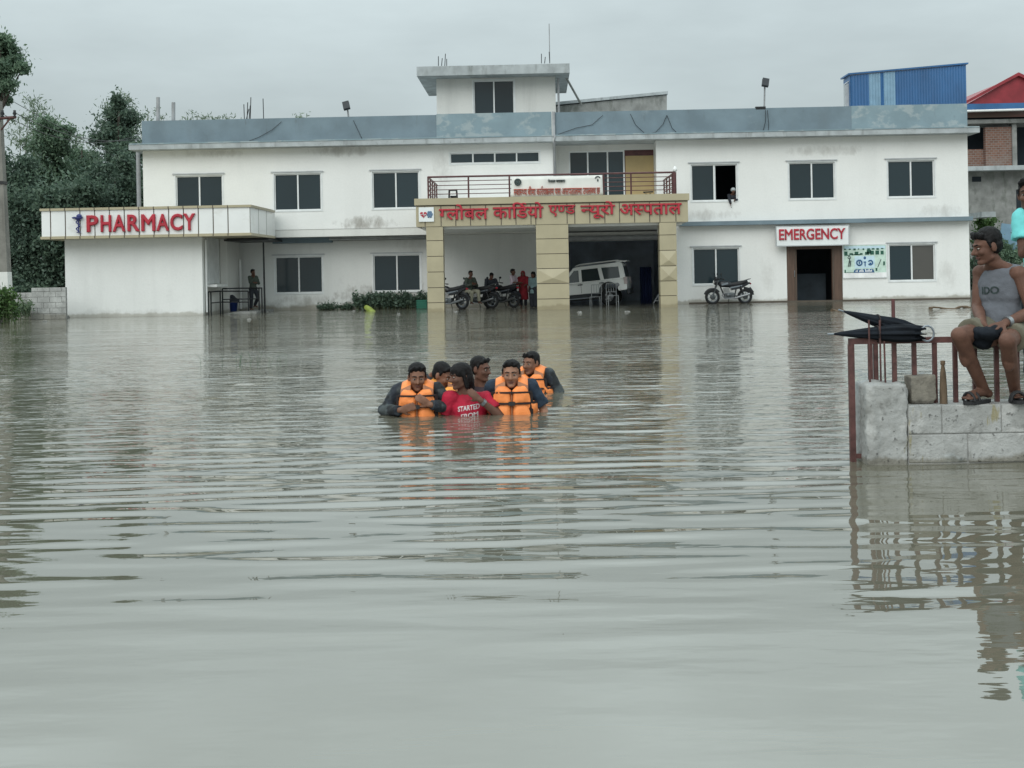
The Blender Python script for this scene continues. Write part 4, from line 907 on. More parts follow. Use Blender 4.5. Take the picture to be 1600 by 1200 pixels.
m_ = MB(); l_ = at(1325, 135, YSd + .4); m_.box(l_.x - .14, l_.x + .02, YSd + .3, YSd + .6, zST, l_.z + .1); m_.tube([(l_.x - .2, YSd + .3, l_.z + .05), (l_.x + .02, YSd + .3, l_.z + .2)], .03, 6); m_.build('corner_post', 'aluold', SH)

# ------------------------------------------------------------------ red-roofed house behind on the right
YH = 64.0
HB = thing('brick_house', 'unfinished brick and grey plaster house with a red gabled roof behind the hospital', 'building', (X(1590, 300, YH), YH, 0))
hx0, hx1 = X(1470, 300, YH), X(1800, 300, YH)
MB().box(hx0, hx1, YH, YH + 6, -.3, Z(1560, 268, YH)).build('ground_wall', 'concrete', HB)
MB().box(hx0 - .2, hx1, YH - .9, YH + 6.2, Z(1560, 268, YH) + .002, Z(1560, 261, YH)).build('floor_slab', 'slab', HB)
MB().box(hx0, X(1541, 225, YH), YH + .4, YH + .6, Z(1560, 261, YH), Z(1530, 232, YH)).build('parapet_wall', 'brick', HB)
MB().box(X(1541, 225, YH) + .003, X(1582, 225, YH), YH + .1, YH + .4, Z(1560, 261, YH), Z(1560, 198, YH)).build('brick_wall', 'brick', HB)
MB().box(X(1582, 225, YH) + .003, X(1589, 225, YH), YH, YH + .45, Z(1560, 261, YH), Z(1560, 190, YH)).build('column', 'concrete', HB)
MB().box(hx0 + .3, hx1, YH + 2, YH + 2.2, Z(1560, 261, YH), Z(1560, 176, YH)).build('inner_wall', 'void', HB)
MB().box(hx0 - .3, hx1, YH - .2, YH + 6, Z(1560, 193, YH), Z(1560, 187, YH)).build('lintel_beam', 'concrete', HB)
rz0, rz1 = Z(1560, 164, YH), Z(1583, 121, YH); rx0, rxm, rx1 = X(1505, 165, YH), X(1583, 121, YH), X(1665, 165, YH)
m_ = MB(); m_.prism([(rx0, rz0), (rx1, rz0), (rxm, rz1)], YH - .55, YH + 8); m_.build('gable_roof', 'redroof', HB)
m_ = MB(); m_.prism([(rx0 - .15, rz0 - .02), (rxm, rz1 - .02), (rxm, rz1 + .14), (rx0 - .15, rz0 + .12)], YH - .75, YH - .56); m_.prism([(rxm, rz1 - .02), (rx1 + .15, rz0 - .02), (rx1 + .15, rz0 + .12), (rxm, rz1 + .14)], YH - .75, YH - .56); m_.build('barge_board', 'redroof', HB)
MB().box(rx0 - .1, rx1, YH - .7, YH - .1, Z(1560, 173, YH), rz0 - .003).build('roof_fascia', 'bluemetal', HB)
MB().tube([(rx0 - .1, YH - .78, Z(1560, 175.5, YH)), (rx1, YH - .78, Z(1560, 174.5, YH))], .06, 8).build('gutter', 'white_paint', HB)
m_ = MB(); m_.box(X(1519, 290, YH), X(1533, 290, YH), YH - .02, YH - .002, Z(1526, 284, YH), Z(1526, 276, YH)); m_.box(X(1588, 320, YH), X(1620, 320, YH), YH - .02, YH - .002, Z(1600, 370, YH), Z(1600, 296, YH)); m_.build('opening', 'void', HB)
MB().box(X(1511, 337, 60), X(1532, 337, 60), 58, 60, Z(1520, 342, 60), Z(1520, 334, 60)).build('side_ledge', 'slab', HB)
tp = MB(); q = at(1577, 372, 58); tp.obox((q.x, 58, q.z), .42, .04, .62, Euler((0, R(8), 0)).to_matrix()); tag(tp.build('tarpaulin', 'bluelight'), 'pale blue tarpaulin hung between shrubs behind the sitting man', 'tarpaulin')
MB().box(X(1505, 420, 56), X(1620, 420, 56), 56, 56.2, -.4, Z(1560, 392, 56))
tag(MB().box(X(1500, 420, 60), X(1700, 420, 60), 60, 60.2, -.4, Z(1560, 418, 60)).build('garden_wall', 'wallgrey'), 'low grey garden wall behind the sitting man', 'wall')

# ------------------------------------------------------------------ trees
def leaves(clumps, size, seed, aspect=.45, droop=.3):
    g = np.random.default_rng(seed); P = []; 
    for (c, r, n) in clumps:
        d = g.normal(size=(n, 3)); d /= np.linalg.norm(d, axis=1)[:, None]; P.append(np.array(c) + np.clip(g.normal(size=(n, 3)) * .56, -1.6, 1.6) * np.array(r))
    P = np.concatenate(P); n = len(P)
    a = g.normal(size=(n, 3)); a[:, 2] -= droop; a /= np.linalg.norm(a, axis=1)[:, None]
    b = np.cross(a, g.normal(size=(n, 3))); b /= np.linalg.norm(b, axis=1)[:, None]
    s = size * g.uniform(.6, 1.35, n)[:, None]
    v = np.stack([P - a * s, P + b * s * aspect, P + a * s, P - b * s * aspect], 1).reshape(-1, 3)
    f = np.arange(4 * n).reshape(n, 4); return v, f
def leaf_obj(name, vf, mm, parent):
    v, f = vf; o_ = origin(parent) if parent else Vector((0, 0, 0))
    me = bpy.data.meshes.new(name); me.from_pydata((v - np.array(o_)).tolist(), [], f.tolist()); me.materials.append(M[mm]); me.update()
    o = bpy.data.objects.new(name, me); col.objects.link(o)
    if parent: o.parent = parent
    return o
def tree(name, label, cat, base_px, Y, blobs, trunk_top, mm, seed, size=.16, dens=2.6, trunk_r=.16, group='trees and bamboo behind the pharmacy', trunkm='bark', sub=9):
    bx = X(base_px, 440, Y); root = thing(name, label, cat, (bx, Y, 0), 0, group); g = np.random.default_rng(seed); cl = []
    tt = at(*trunk_top, Y); tm = MB(); base = Vector((bx, Y, -.3))
    tm.tube([base, base.lerp(tt, .35) + Vector((.1, 0, 0)), base.lerp(tt, .7) + Vector((-.08, .1, 0)), tt], [trunk_r, trunk_r * .8, trunk_r * .55, trunk_r * .25], 8)
    for (px, py, rpx, rpy, n) in blobs:
        c = at(px, py, Y + g.uniform(-1.2, 1.2)); sx, sz = rpx * Y / F, rpy * Y / F
        st = base.lerp(tt, min(.95, max(.3, (c.z - .8) / max(tt.z, 1) * .85))); tm.tube([st, st.lerp(c, .5) + Vector((0, 0, .15)), c], [trunk_r * .35, trunk_r * .22, .02], 5)
        for k in range(sub):       # break each mass into ragged tufts
            d = g.normal(size=3); d /= np.linalg.norm(d); q = np.array(c) + d * np.array([sx, sx * .9, sz]) * g.uniform(.35, 1.2)
            q_r = np.array([sx, sx, sz * .8]) * g.uniform(.16, .58)
            cl.append((q, q_r, int(n * dens / sub)))
        cl.append((np.array(c), np.array([sx, sx, sz]) * .75, int(n * dens * .25))); cl.append((np.array(c), np.array([sx, sx, sz]) * 1.3, int(n * dens * .10)))
    tm.build('trunk', trunkm, root); leaf_obj('crown', leaves(cl, size * .58, seed), mm, root); return root
tree('tall_tree', 'tall dark tree rising beside the utility pole at the left edge', 'tree', -12, 56, [(3, 64, 15, 11, 900), (16, 80, 14, 9, 800), (22, 98, 18, 10, 1200), (36, 106, 9, 7, 450), (0, 112, 18, 14, 1200), (12, 132, 13, 8, 700), (4, 152, 11, 10, 600), (-25, 90, 26, 38, 2200)], (-5, 70), 'leafmid', 1, .17, trunk_r=.2, sub=8)
tree('broadleaf_tree', 'bushy mid green tree between pole and pharmacy canopy', 'tree', 85, 63, [(70, 195, 14, 12, 700), (95, 205, 18, 10, 800), (82, 225, 24, 20, 2000), (78, 262, 34, 24, 2600), (60, 300, 45, 30, 3200)], (75, 200), 'leafmid', 2, .17)
tree('broadleaf_tree', 'tall pointed tree close to the left end of the hospital', 'tree', 185, 62, [(183, 160, 9, 14, 450), (188, 185, 24, 14, 1500), (178, 212, 28, 18, 2200), (195, 245, 32, 24, 2800), (185, 290, 40, 28, 3200)], (186, 150), 'leafdark', 3, .17)
tree('broadleaf_tree', 'loose thin tree in the gap left of the pointed tree', 'tree', 128, 66, [(122, 250, 20, 22, 700), (138, 278, 22, 26, 1100), (110, 290, 24, 22, 1300)], (128, 235), 'leafmid', 4, .17)
tree('dense_shrub', 'dense dark thicket behind the lower boundary wall', 'shrub', 30, 57, [(25, 290, 36, 40, 2800), (40, 350, 46, 45, 3600), (30, 415, 50, 45, 3600), (40, 460, 50, 22, 2200)], (30, 270), 'leafdark', 5, .17, trunk_r=.1, group='thickets behind the boundary wall', sub=12)
tree('dense_shrub', 'dense dark thicket behind the taller boundary wall', 'shrub', 110, 56, [(95, 330, 45, 40, 3200), (105, 390, 45, 40, 3200), (80, 430, 50, 32, 2600), (95, 465, 40, 20, 2000), (120, 310, 40, 30, 2000)], (105, 300), 'leafdark', 6, .17, trunk_r=.1, group='thickets behind the boundary wall', sub=12)
tree('dense_shrub', 'dense dark thicket rising behind the pharmacy canopy', 'shrub', 185, 58, [(170, 320, 45, 35, 3000), (205, 300, 28, 40, 2000), (180, 370, 60, 35, 2600), (155, 280, 20, 25, 800)], (180, 280), 'leafdark', 7, .17, trunk_r=.1, group='thickets behind the boundary wall', sub=12)
def bamboo(label, base_px, Y, tips, seed, nleaf=420, size=.125):
    bx = X(base_px, 440, Y); root = thing('bamboo_clump', label, 'bamboo', (bx, Y, 0), 0, 'bamboo clumps'); g = np.random.default_rng(seed); m_ = MB(); cl = []
    for (px, py, bend) in tips:
        b_ = Vector((bx + g.uniform(-.5, .5), Y + g.uniform(-.4, .4), -.3)); t_ = at(px, py, Y + g.uniform(-.5, .5)); pts = []
        for t in np.linspace(0, 1, 12):
            p_ = b_.lerp(t_, t); p_.z = b_.z + (t_.z - b_.z) * (1 - (1 - t) ** 1.6) + bend * math.sin(math.pi * t) * .3
            if t > .75: p_.z -= bend * (t - .75) ** 2 * 10
            pts.append(p_)
        m_.tube(pts, [.05 * (1 - .8 * i / 11) for i in range(12)], 5)
        for i in range(4, 12):
            q = pts[i]; cl.append((np.array(q) + g.normal(size=3) * .15, np.array([.42, .42, .30]) * g.uniform(.6, 1.3), int(nleaf / 8)))
    m_.build('culms', 'culm', root); leaf_obj('foliage', leaves(cl, size, seed, .2, .9), 'leafpale', root); return root
bamboo('sparse arching bamboo clump just right of the utility pole', 45, 68, [(52, 150, .6), (44, 178, .4), (68, 165, .9), (30, 190, .3), (84, 175, 1.0), (58, 205, .5), (38, 215, .3)], 21)
bamboo('sparse bamboo clump leaning between the two bushy trees', 135, 69, [(118, 205, .6), (140, 232, .6), (108, 225, .4), (150, 238, .5), (158, 250, .3)], 22)
bamboo('slender bamboo tips crowning the pointed tree', 190, 66, [(183, 142, .2), (196, 158, .5), (172, 158, .5), (210, 172, .8), (162, 178, .8), (205, 190, .5)], 23)
bamboo('bamboo tips drooping over the left roof corner', 230, 70, [(233, 163, .8), (258, 172, .5), (222, 175, .5)], 24, 130)
bamboo('bamboo tuft showing above roof right of the two vent pipes', 305, 70, [(312, 168, .9), (300, 176, .5), (318, 176, .7), (296, 182, .3)], 25, 150)
bamboo('dark low tuft of bamboo above roof left of the rebar bundle', 356, 70, [(352, 180, .5), (362, 182, .5), (345, 184, .3)], 26, 200)
bamboo('bamboo tuft above the roof between rebar and floodlight', 468, 70, [(462, 176, .9), (473, 180, .7), (468, 178, .3)], 27, 130)
# roof-side weed by the tower and right-hand shrubs
tree('shrub', 'leafy shrub with bright leaves behind the sitting man', 'shrub', 1560, 57, [(1556, 395, 26, 22, 900), (1585, 400, 22, 18, 700), (1530, 420, 22, 18, 600)], (1560, 380), 'leafmid', 31, .14, trunk_r=.05, group='shrubs by the brick house')
tree('shrub', 'small yellowish shrub under the house ledge', 'shrub', 1542, 61, [(1540, 350, 14, 9, 350), (1535, 372, 14, 12, 300)], (1540, 345), 'leaffresh', 32, .13, trunk_r=.04, group='shrubs by the brick house')
tree('shrub', 'dark low shrub at the right hospital corner', 'shrub', 1525, 55, [(1522, 440, 14, 14, 600), (1530, 395, 10, 18, 400), (1560, 440, 24, 16, 600)], (1524, 400), 'leafdark', 33, .13, trunk_r=.04, group='shrubs by the brick house')
def weeds(name, label, cat, px0_, px1_, Y, z1_, n, mm, seed, size, base=0, blades=0):
    g = np.random.default_rng(seed); a_, b_ = X(px0_, 480, Y), X(px1_, 480, Y); root = thing(name, label, cat, ((a_ + b_) / 2, Y, 0)); st = MB(); cl = []
    for k in range(n):
        x_ = g.uniform(a_, b_); h_ = z1_ * g.uniform(.45, 1.0); y_ = Y + g.uniform(-.25, .25); tp_ = Vector((x_ + g.normal() * .12, y_ - .05, h_))
        st.tube([(x_, y_, -.3), (x_ + g.normal() * .04, y_, h_ * .6), tp_], [.008, .006, .003], 4); cl.append(((x_, y_, h_ * .65), (.12, .12, h_ * .4), 26)); cl.append((tuple(tp_), (.08, .08, .1), 10))
    st.build('stems', 'culm', root); leaf_obj('leaves', leaves(cl, size, seed), mm, root); return root
weeds('weed_clump', 'bright green weeds growing at the foot of the utility pole', 'weeds', -30, 24, 41.5, 1.15, 60, 'leaffresh', 41, .07)
weeds('weed_clump', 'straggly pale weeds against the lower boundary wall', 'weeds', 20, 46, 45.2, .75, 24, 'leafpale', 42, .05)
weeds('low_hedge', 'dark soaked low hedge along the stained wall left of the portico', 'hedge', 556, 668, 51.7, .62, 130, 'leafdark', 43, .07)
weeds('low_hedge', 'thin dark tuft of plants at the wall foot under the first window', 'plant', 500, 550, 51.9, .22, 34, 'leafdark', 44, .05)
p_ = wat(385, 572); gmm = MB()
for k in range(18):
    x_ = p_.x + random.gauss(0, .28); y_ = p_.y + random.gauss(0, .2); gmm.tube([(x_, y_, -.05), (x_ + random.gauss(0, .04), y_, .08 + .1 * random.random()), (x_ + random.gauss(0, .09), y_, .15 + .12 * random.random())], [.003, .0025, .001], 4)
tag(gmm.build('reed_tuft', 'leafmid'), 'few thin reeds poking out of open water left of the waders', 'reeds', kind='stuff')

# ------------------------------------------------------------------ utility pole and wires
YO = 42.0; b_ = at(9, 490, YO); t_ = at(-4, 158, YO)
PO = thing('utility_pole', 'leaning grey concrete utility pole with whitewashed foot at the left edge', 'utility pole', (b_.x, YO, 0))
wz = .27; mid = b_.lerp(t_, (425 - 490) / (158 - 490))
def sqtube(a, ra, b, rb):
    vs = [Vector((p.x + s * r_, p.y + q_ * r_, p.z)) for p, r_ in ((a, ra), (b, rb)) for (s, q_) in ((-1, -1), (1, -1), (1, 1), (-1, 1))]
    return MB().add(vs, [(0, 3, 2, 1), (4, 5, 6, 7), (0, 1, 5, 4), (1, 2, 6, 5), (2, 3, 7, 6), (3, 0, 4, 7)])
b2 = b_ + (b_ - t_).normalized() * .8
sqtube(b2, .20, mid, .178).build('whitewashed_base', 'offwhite', PO)
sqtube(mid + Vector((0, 0, .002)), .172, t_, .115).build('shaft', 'pole', PO)
ca = at(-40, 188, YO - .2); cb = at(25, 183, YO - .2); m_ = MB(); m_.tube([ca, cb], .05, 4); m_.tube([at(2, 203, YO - .15), at(16, 185, YO - .2)], .03, 5); m_.build('crossarm', 'rust', PO)
ins = MB()
for px in (23, 4, -25): q = at(px, 184, YO - .2); ins.lathe((q.x, q.y, q.z), [(.02, 0), (.06, .04), (.03, .08), (.07, .13), (.04, .2), (.05, .24), (0, .26)], 10)
ins.build('insulator', 'black', PO); MB().obox(b_.lerp(t_, (286 - 490) / (158 - 490)), .165, .165, .05, Matrix.Identity(3)).build('clamp_band', 'black', PO)
WR = thing('power_line', 'thin sagging wires strung from the utility pole to the hospital roof', 'wire', at(23, 180, YO))
for k, (px, q0, endx, q1, yE, sag) in enumerate(((23, 176, 224, 215, 51.2, .9), (4, 178, 226, 207, 51.3, 1.3), (23, 160, 300, 300, 75, .3))):
    a_ = at(px, q0, YO - .2); e_ = at(endx, q1, yE); MB().tube([a_.lerp(e_, t) - Vector((0, 0, sag * 4 * t * (1 - t) * .5)) for t in np.linspace(0, 1, 14)], .012, 4).build('wire', 'black', WR)
q0, q1 = at(213, 340, 52), at(211, 240, 52)
tag(MB().tube([(q0.x, 52.4, -.2), (q1.x, 52.4, Z(211, 235, 52.4))], .09, 8).build('drain_stack', 'pipegrey'), 'grey drain stack standing at the left hospital corner', 'pipe')

# ------------------------------------------------------------------ people
V3 = Vector
def hand(mb, wr, d, n, side, k=1.0, curl=.5):
    "palm, four unequal bent fingers and a thumb; d points out of the wrist, n out of the palm"
    d = V3(d).normalized(); n = (V3(n) - d * V3(n).dot(d)).normalized(); s = d.cross(n) * side     # s towards the thumb
    for i in range(4):
        o = (1.5 - i) * .020 * k; l = (.072, .080, .076, .060)[i] * k
        a = wr + s * o * .55; b = wr + d * .088 * k + s * o
        mb.cap(a, .013 * k, b, .0115 * k, 8); dd = (d + s * .05 * (1.5 - i)).normalized(); p = b
        for q in range(3):
            dd = (dd + n * curl * (.55 + .12 * q)).normalized(); e = p + dd * l * (.42, .33, .25)[q]; mb.cap(p, .0100 * k - .0007 * q, e, .0092 * k - .0007 * q, 8); p = e
    a = wr + d * .022 * k + s * .018 * k; b = a + (d * .55 + s * .75 + n * .25).normalized() * .045 * k; c = b + (d * .85 + s * .25 + n * .4).normalized() * .034 * k
    mb.cap(a, .015 * k, b, .0115 * k, 8); mb.cap(b, .0112 * k, c, .0092 * k, 8)
    mb.ell(wr + d * .05 * k, (.036 * k, .042 * k, .015 * k), Matrix((s, d, n)).transposed(), 10, 7)
def head_prims(mb, c, Rm, s, beard=0):
    P = lambda x, y, z: c + Rm @ V3((x, y, z)) * s
    mb.ell(P(0, .012, .030), (.076 * s, .094 * s, .086 * s), Rm); mb.ell(P(0, -.022, -.028), (.064 * s, .066 * s, .086 * s), Rm)
    mb.cap(P(-.040, .0, -.070), .026 * s, P(-.012, -.060, -.096), .021 * s); mb.cap(P(.040, .0, -.070), .026 * s, P(.012, -.060, -.096), .021 * s); mb.ell(P(0, -.068, -.098), .020 * s)
    mb.cap(P(0, -.086, .008), .009 * s, P(0, -.111, -.029), .0145 * s); mb.ell(P(-.013, -.092, -.033), .010 * s); mb.ell(P(.013, -.092, -.033), .010 * s)
    mb.cap(P(-.042, -.072, .024), .012 * s, P(0, -.084, .022), .012 * s); mb.cap(P(.042, -.072, .024), .012 * s, P(0, -.084, .022), .012 * s)
    for q in (-1, 1):
        mb.ell(P(q * .038, -.064, -.026), .024 * s); mb.ell(P(q * .078, .012, -.006), (.011 * s, .022 * s, .033 * s), Rm)
def head_parts(root, c, Rm, s, hair, vox, hairm='hair', lipd=True):
    P = lambda x, y, z: c + Rm @ V3((x, y, z)) * s
    for q in (-1, 1):
        e = MB().ell(P(q * .031, -.080, .002), (.0125 * s, .0100 * s, .0058 * s), Rm, 10, 7).build('eye', 'eyewhite', root, False)
        MB().ell(P(q * .031, -.0875, .002), (.0066 * s, .0045 * s, .0060 * s), Rm, 8, 6).build('iris', 'iris', e, False)
    m_ = MB(); m_.cap(P(-.050, -.074, .022), .0030 * s, P(-.034, -.0855, .029), .0042 * s, 6); m_.cap(P(-.034, -.0855, .029), .0042 * s, P(-.013, -.0945, .025), .0046 * s, 6); m_.cap(P(.050, -.074, .022), .0030 * s, P(.034, -.0855, .029), .0042 * s, 6); m_.cap(P(.034, -.0855, .029), .0042 * s, P(.013, -.0945, .025), .0046 * s, 6); m_.build('eyebrows', 'hair', root, False)
    m_ = MB(); m_.cap(P(-.022, -.079, -.062), .0045 * s, P(0, -.088, -.060), .0055 * s, 7); m_.cap(P(.022, -.079, -.062), .0045 * s, P(0, -.088, -.060), .0055 * s, 7); m_.cap(P(-.014, -.081, -.069), .0052 * s, P(.014, -.081, -.069), .0052 * s, 7); m_.build('lips', 'lip', root, False)
    m_ = MB()
    if hair in ('short', 'crop', 'full'):
        up = {'short': .012, 'crop': .004, 'full': .020}[hair]
        m_.ell(P(0, .026, .058), ((.079 + up * .3) * s, (.090 + up * .2) * s, (.064 + up) * s), Rm, 20, 12); m_.ell(P(0, .046, .012), ((.077 + up * .3) * s, .068 * s, .076 * s), Rm, 18, 10)
        for q in range(9): m_.ell(P(-.060 + q * .015, -.052 - .016 * math.sin(math.pi * q / 8), .076 + .010 * ((q * 7) % 3) + .010 * math.sin(math.pi * q / 8)), (.016 * s, .014 * s, .016 * s))
        for q in (-1, 1): m_.cap(P(q * .072, -.016, .040), .012 * s, P(q * .076, -.012, .0), .007 * s, 8)
        if hair == 'full':
            for q in range(7): m_.ell(P(-.055 + q * .018, -.058 - .012 * math.sin(math.pi * q / 6), .086 + .008 * ((q * 5) % 3)), .019 * s)
    elif hair == 'long':
        m_.ell(P(0, .012, .045), (.088 * s, .104 * s, .080 * s), Rm, 20, 12); m_.ell(P(0, .050, -.02), (.085 * s, .072 * s, .12 * s), Rm, 18, 10); m_.cap(P(0, .07, -.05), .06 * s, P(0, .08, -.22), .04 * s)
        for q in (-1, 1): m_.cap(P(q * .075, .0, .03), .018 * s, P(q * .078, .02, -.10), .02 * s)
    if m_.v: m_.remesh('hair', hairm, root, max(vox * .8, .006), 2, .004 * s, .018)
def person(label, loc, rz=0, h=1.70, skin='skin', hair='short', top=None, bottom=None, arms=None, J=None, yaw=0, pitch=0, roll=0, vox=.012, hs=1.0, barefoot=True, lean=0, bodyw=1.0, curl=.5, drop_legs=False, hairm='hair', group=None):
    k = h / 1.70; root = thing('person', label, 'person', loc, rz, group)
    D = dict(pelvis=(0, 0, .93), neck=(0, .01, 1.43), head=(0, -.015, 1.585), shL=(.178, .0, 1.385), shR=(-.178, .0, 1.385), elL=(.235, .03, 1.10), elR=(-.235, .03, 1.10), wrL=(.245, -.05, .86), wrR=(-.245, -.05, .86),
             hipL=(.092, 0, .90), hipR=(-.092, 0, .90), knL=(.10, -.01, .48), knR=(-.10, -.01, .48), anL=(.10, .03, .075), anR=(-.10, .03, .075), toeL=(.13, -.15, .022), toeR=(-.13, -.15, .022), hdL=(0, -.1, -1), hdR=(0, -.1, -1), hnL=(-1, 0, 0), hnR=(1, 0, 0))
    for a, b in (J or {}).items(): D[a] = b
    D = {a: (V3(b) * k if a[:2] not in ('hd', 'hn') else V3(b)) for a, b in D.items()}
    U = (D['neck'] - D['pelvis']); tl = U.length; U = U.normalized(); Sv = D['shL'] - D['shR']; Sv = (Sv - U * Sv.dot(U)).normalized(); Fv = U.cross(Sv)      # Fv points backwards for a figure facing -y
    Rt = Matrix((Sv, Fv, U)).transposed(); T = lambda x, y, z: D['pelvis'] + Rt @ V3((x * k, y * k, z / .5 * tl))
    Rm = Rt @ Matrix.Identity(3) if False else (Euler((0, 0, yaw)).to_matrix() @ Euler((pitch, roll, 0)).to_matrix())
    def torso(mb, f=0, low=True, shc=True):
        w_ = bodyw
        if low: mb.ell(T(0, .0, -.01), (.160 * k * w_ + f, .110 * k * w_ + f, .12 * k + f), Rt, 18, 10)
        mb.ell(T(0, -.005, .12), (.142 * k * w_ + f, .105 * k * w_ + f, .15 * k + f), Rt, 18, 10); mb.ell(T(0, .0, .30), (.162 * k * w_ + f, .112 * k * w_ + f, .18 * k + f), Rt, 18, 10)
        mb.cap(T(-.10, .012, .41), .058 * k + f, T(.10, .012, .41), .058 * k + f)
        for sd in ('LR' if shc else ''): mb.cap(T(.10 if sd == 'L' else -.10, .012, .40), .062 * k + f, D['sh' + sd] - Sv * (.02 if sd == 'L' else -.02), .056 * k + f)
    shirt = None; b = MB(); torso(b)
    nk = D['head'] + Rm @ V3((0, .02, -.075)) * hs
    b.cap(D['neck'] - U * .06, .060 * k, nk, .050 * k)
    b.cap(T(-.09, .02, .43), .045 * k, nk - U * .03 * k, .040 * k); b.cap(T(.09, .02, .43), .045 * k, nk - U * .03 * k, .040 * k)
    head_prims(b, D['head'], Rm, hs)
    for sd, q in (('L', 1), ('R', -1)):
        s_, e_, w2 = D['sh' + sd], D['el' + sd], D['wr' + sd]
        b.ell(s_, .056 * k); b.cap(s_, .051 * k, e_, .040 * k); b.cap(e_, .041 * k, e_.lerp(w2, .3), .042 * k); b.cap(e_.lerp(w2, .3), .042 * k, w2, .027 * k)
        hand(b, w2, D['hd' + sd], D['hn' + sd], 1 if sd == 'L' else -1, k, curl)
        hp, kn, an, to = (D[x + sd] for x in ('hip', 'kn', 'an', 'toe'))
        b.cap(hp, .088 * k, kn, .056 * k); b.cap(kn, .057 * k, an, .037 * k); b.ell(kn.lerp(an, .28) + (Matrix.Rotation(0, 3, 'Z') @ V3((0, .02 * k, 0))), (.048 * k, .052 * k, .11 * k))
        b.ell(kn, .056 * k)
        fd = (to - an); fd.z = 0; fd.normalize(); heel = V3((an.x, an.y, to.z)) - fd * .045 * k
        b.cap(an, .036 * k, heel + V3((0, 0, .012)), .030 * k); b.cap(an, .036 * k, to - fd * .03 + V3((0, 0, .018)), .026 * k); sx_ = V3((-fd.y, fd.x, 0))
        for i in range(5): b.cap(to - fd * .05 + sx_ * (.016 * (i - 2)) * k, .014, to + fd * (.028 - .007 * abs(i - (1 if q * 1 > 0 else 3))) + sx_ * (.018 * (i - 2)) * k - V3((0, 0, .004)), .0095, 7)
    b.remesh('body', skin, root, vox, 3)
    head_parts(root, D['head'], Rm, hs, hair, vox, hairm)
    if top:
        t = MB(); f = top.get('f', .014); torso(t, f, top.get('low', True), top.get('sleeve', 0) > 0)
        if top.get('hem'): t.cap(T(0, 0, .08), .13 * k + f, T(0, 0, .08 - top['hem']), .15 * k + f, 16, flat2=True)
        sl_ = top.get('sleeve', 0)
        for sd in 'LR':
            s_, e_, w2 = D['sh' + sd], D['el' + sd], D['wr' + sd]
            if sl_ <= 0: continue
            if sl_ <= 1: t.cap(s_, .056 * k + f, s_.lerp(e_, sl_), .048 * k + f * 1.5, 14, flat2=True)
            else: t.cap(s_, .056 * k + f, e_, .044 * k + f, 14); t.cap(e_, .046 * k + f, e_.lerp(w2, min(1, sl_ - 1)), .034 * k + f, 14, flat2=True)
        if top.get('collar'): t.cap(D['neck'] - U * .05, .072 * k, D['neck'] + U * .045, .064 * k, 14, flat2=True)
        if top.get('robe'):
            z0 = top['robe']; t.cap(T(0, 0, .35), .15 * k + f, V3((D['pelvis'].x, D['pelvis'].y, z0)), .24 * k, 18, flat2=True)
        if top.get('shawl'): c_ = D['head']; t.ell(c_ + V3((0, .02, .02)), (.095, .105, .115)); t.cap(c_ + V3((0, .03, -.03)), .09, T(0, .01, .38), .15, 14)
        shirt = t.remesh(top.get('name', 'shirt'), top['m'], root, max(vox, .010), 3, top.get('disp', .006), .07)
    if bottom:
        t = MB(); f = bottom.get('f', .016); L_ = bottom['len']
        t.ell(T(0, .0, -.01), (.160 * k + f, .110 * k + f, .12 * k + f), Rt, 18, 10)
        for sd in 'LR':
            hp, kn, an = (D[x + sd] for x in ('hip', 'kn', 'an'))
            if L_ <= 1: t.cap(hp, .090 * k + f, hp.lerp(kn, L_), .066 * k + f * 1.6, 16, flat2=True)
            else: t.cap(hp, .090 * k + f, kn, .060 * k + f, 14); t.cap(kn, .060 * k + f, kn.lerp(an, L_ - 1), .048 * k + f, 14, flat2=True)
        t.remesh(bottom.get('name', 'trousers'), bottom['m'], root, max(vox, .010), 3, .006, .08)
    root_info = dict(shirt=shirt, root=root, D=D, T=T, Rt=Rt, U=U, Sv=Sv, Fv=Fv, k=k, tl=tl)
    return root_info
def print_on(P, s_, place, dirv, mm, bold=.0):
    'flat lettering laid on the cloth surface'
    bm = text_bm(s_, bold, 0.0); bmesh.ops.remove_doubles(bm, verts=bm.verts[:], dist=1e-5); bmesh.ops.subdivide_edges(bm, edges=[e for e in bm.edges if e.calc_length() > .12], cuts=2)
    xs = [v.co.x for v in bm.verts]; zs_ = [v.co.y for v in bm.verts]; a0_, a1_, c0_, c1_ = min(xs), max(xs), min(zs_), max(zs_); d = V3(dirv).normalized()
    for v in bm.verts:
        p = place((v.co.x - a0_) / (a1_ - a0_), (v.co.y - c0_) / (c1_ - c0_)) - d * .4; ok, hit, nn, _ = P['shirt'].ray_cast(p, d); v.co = (hit if ok else p + d * .25) - d * .0035
    return MB().bm(bm).build('shirt_lettering', mm, P['root'], False)
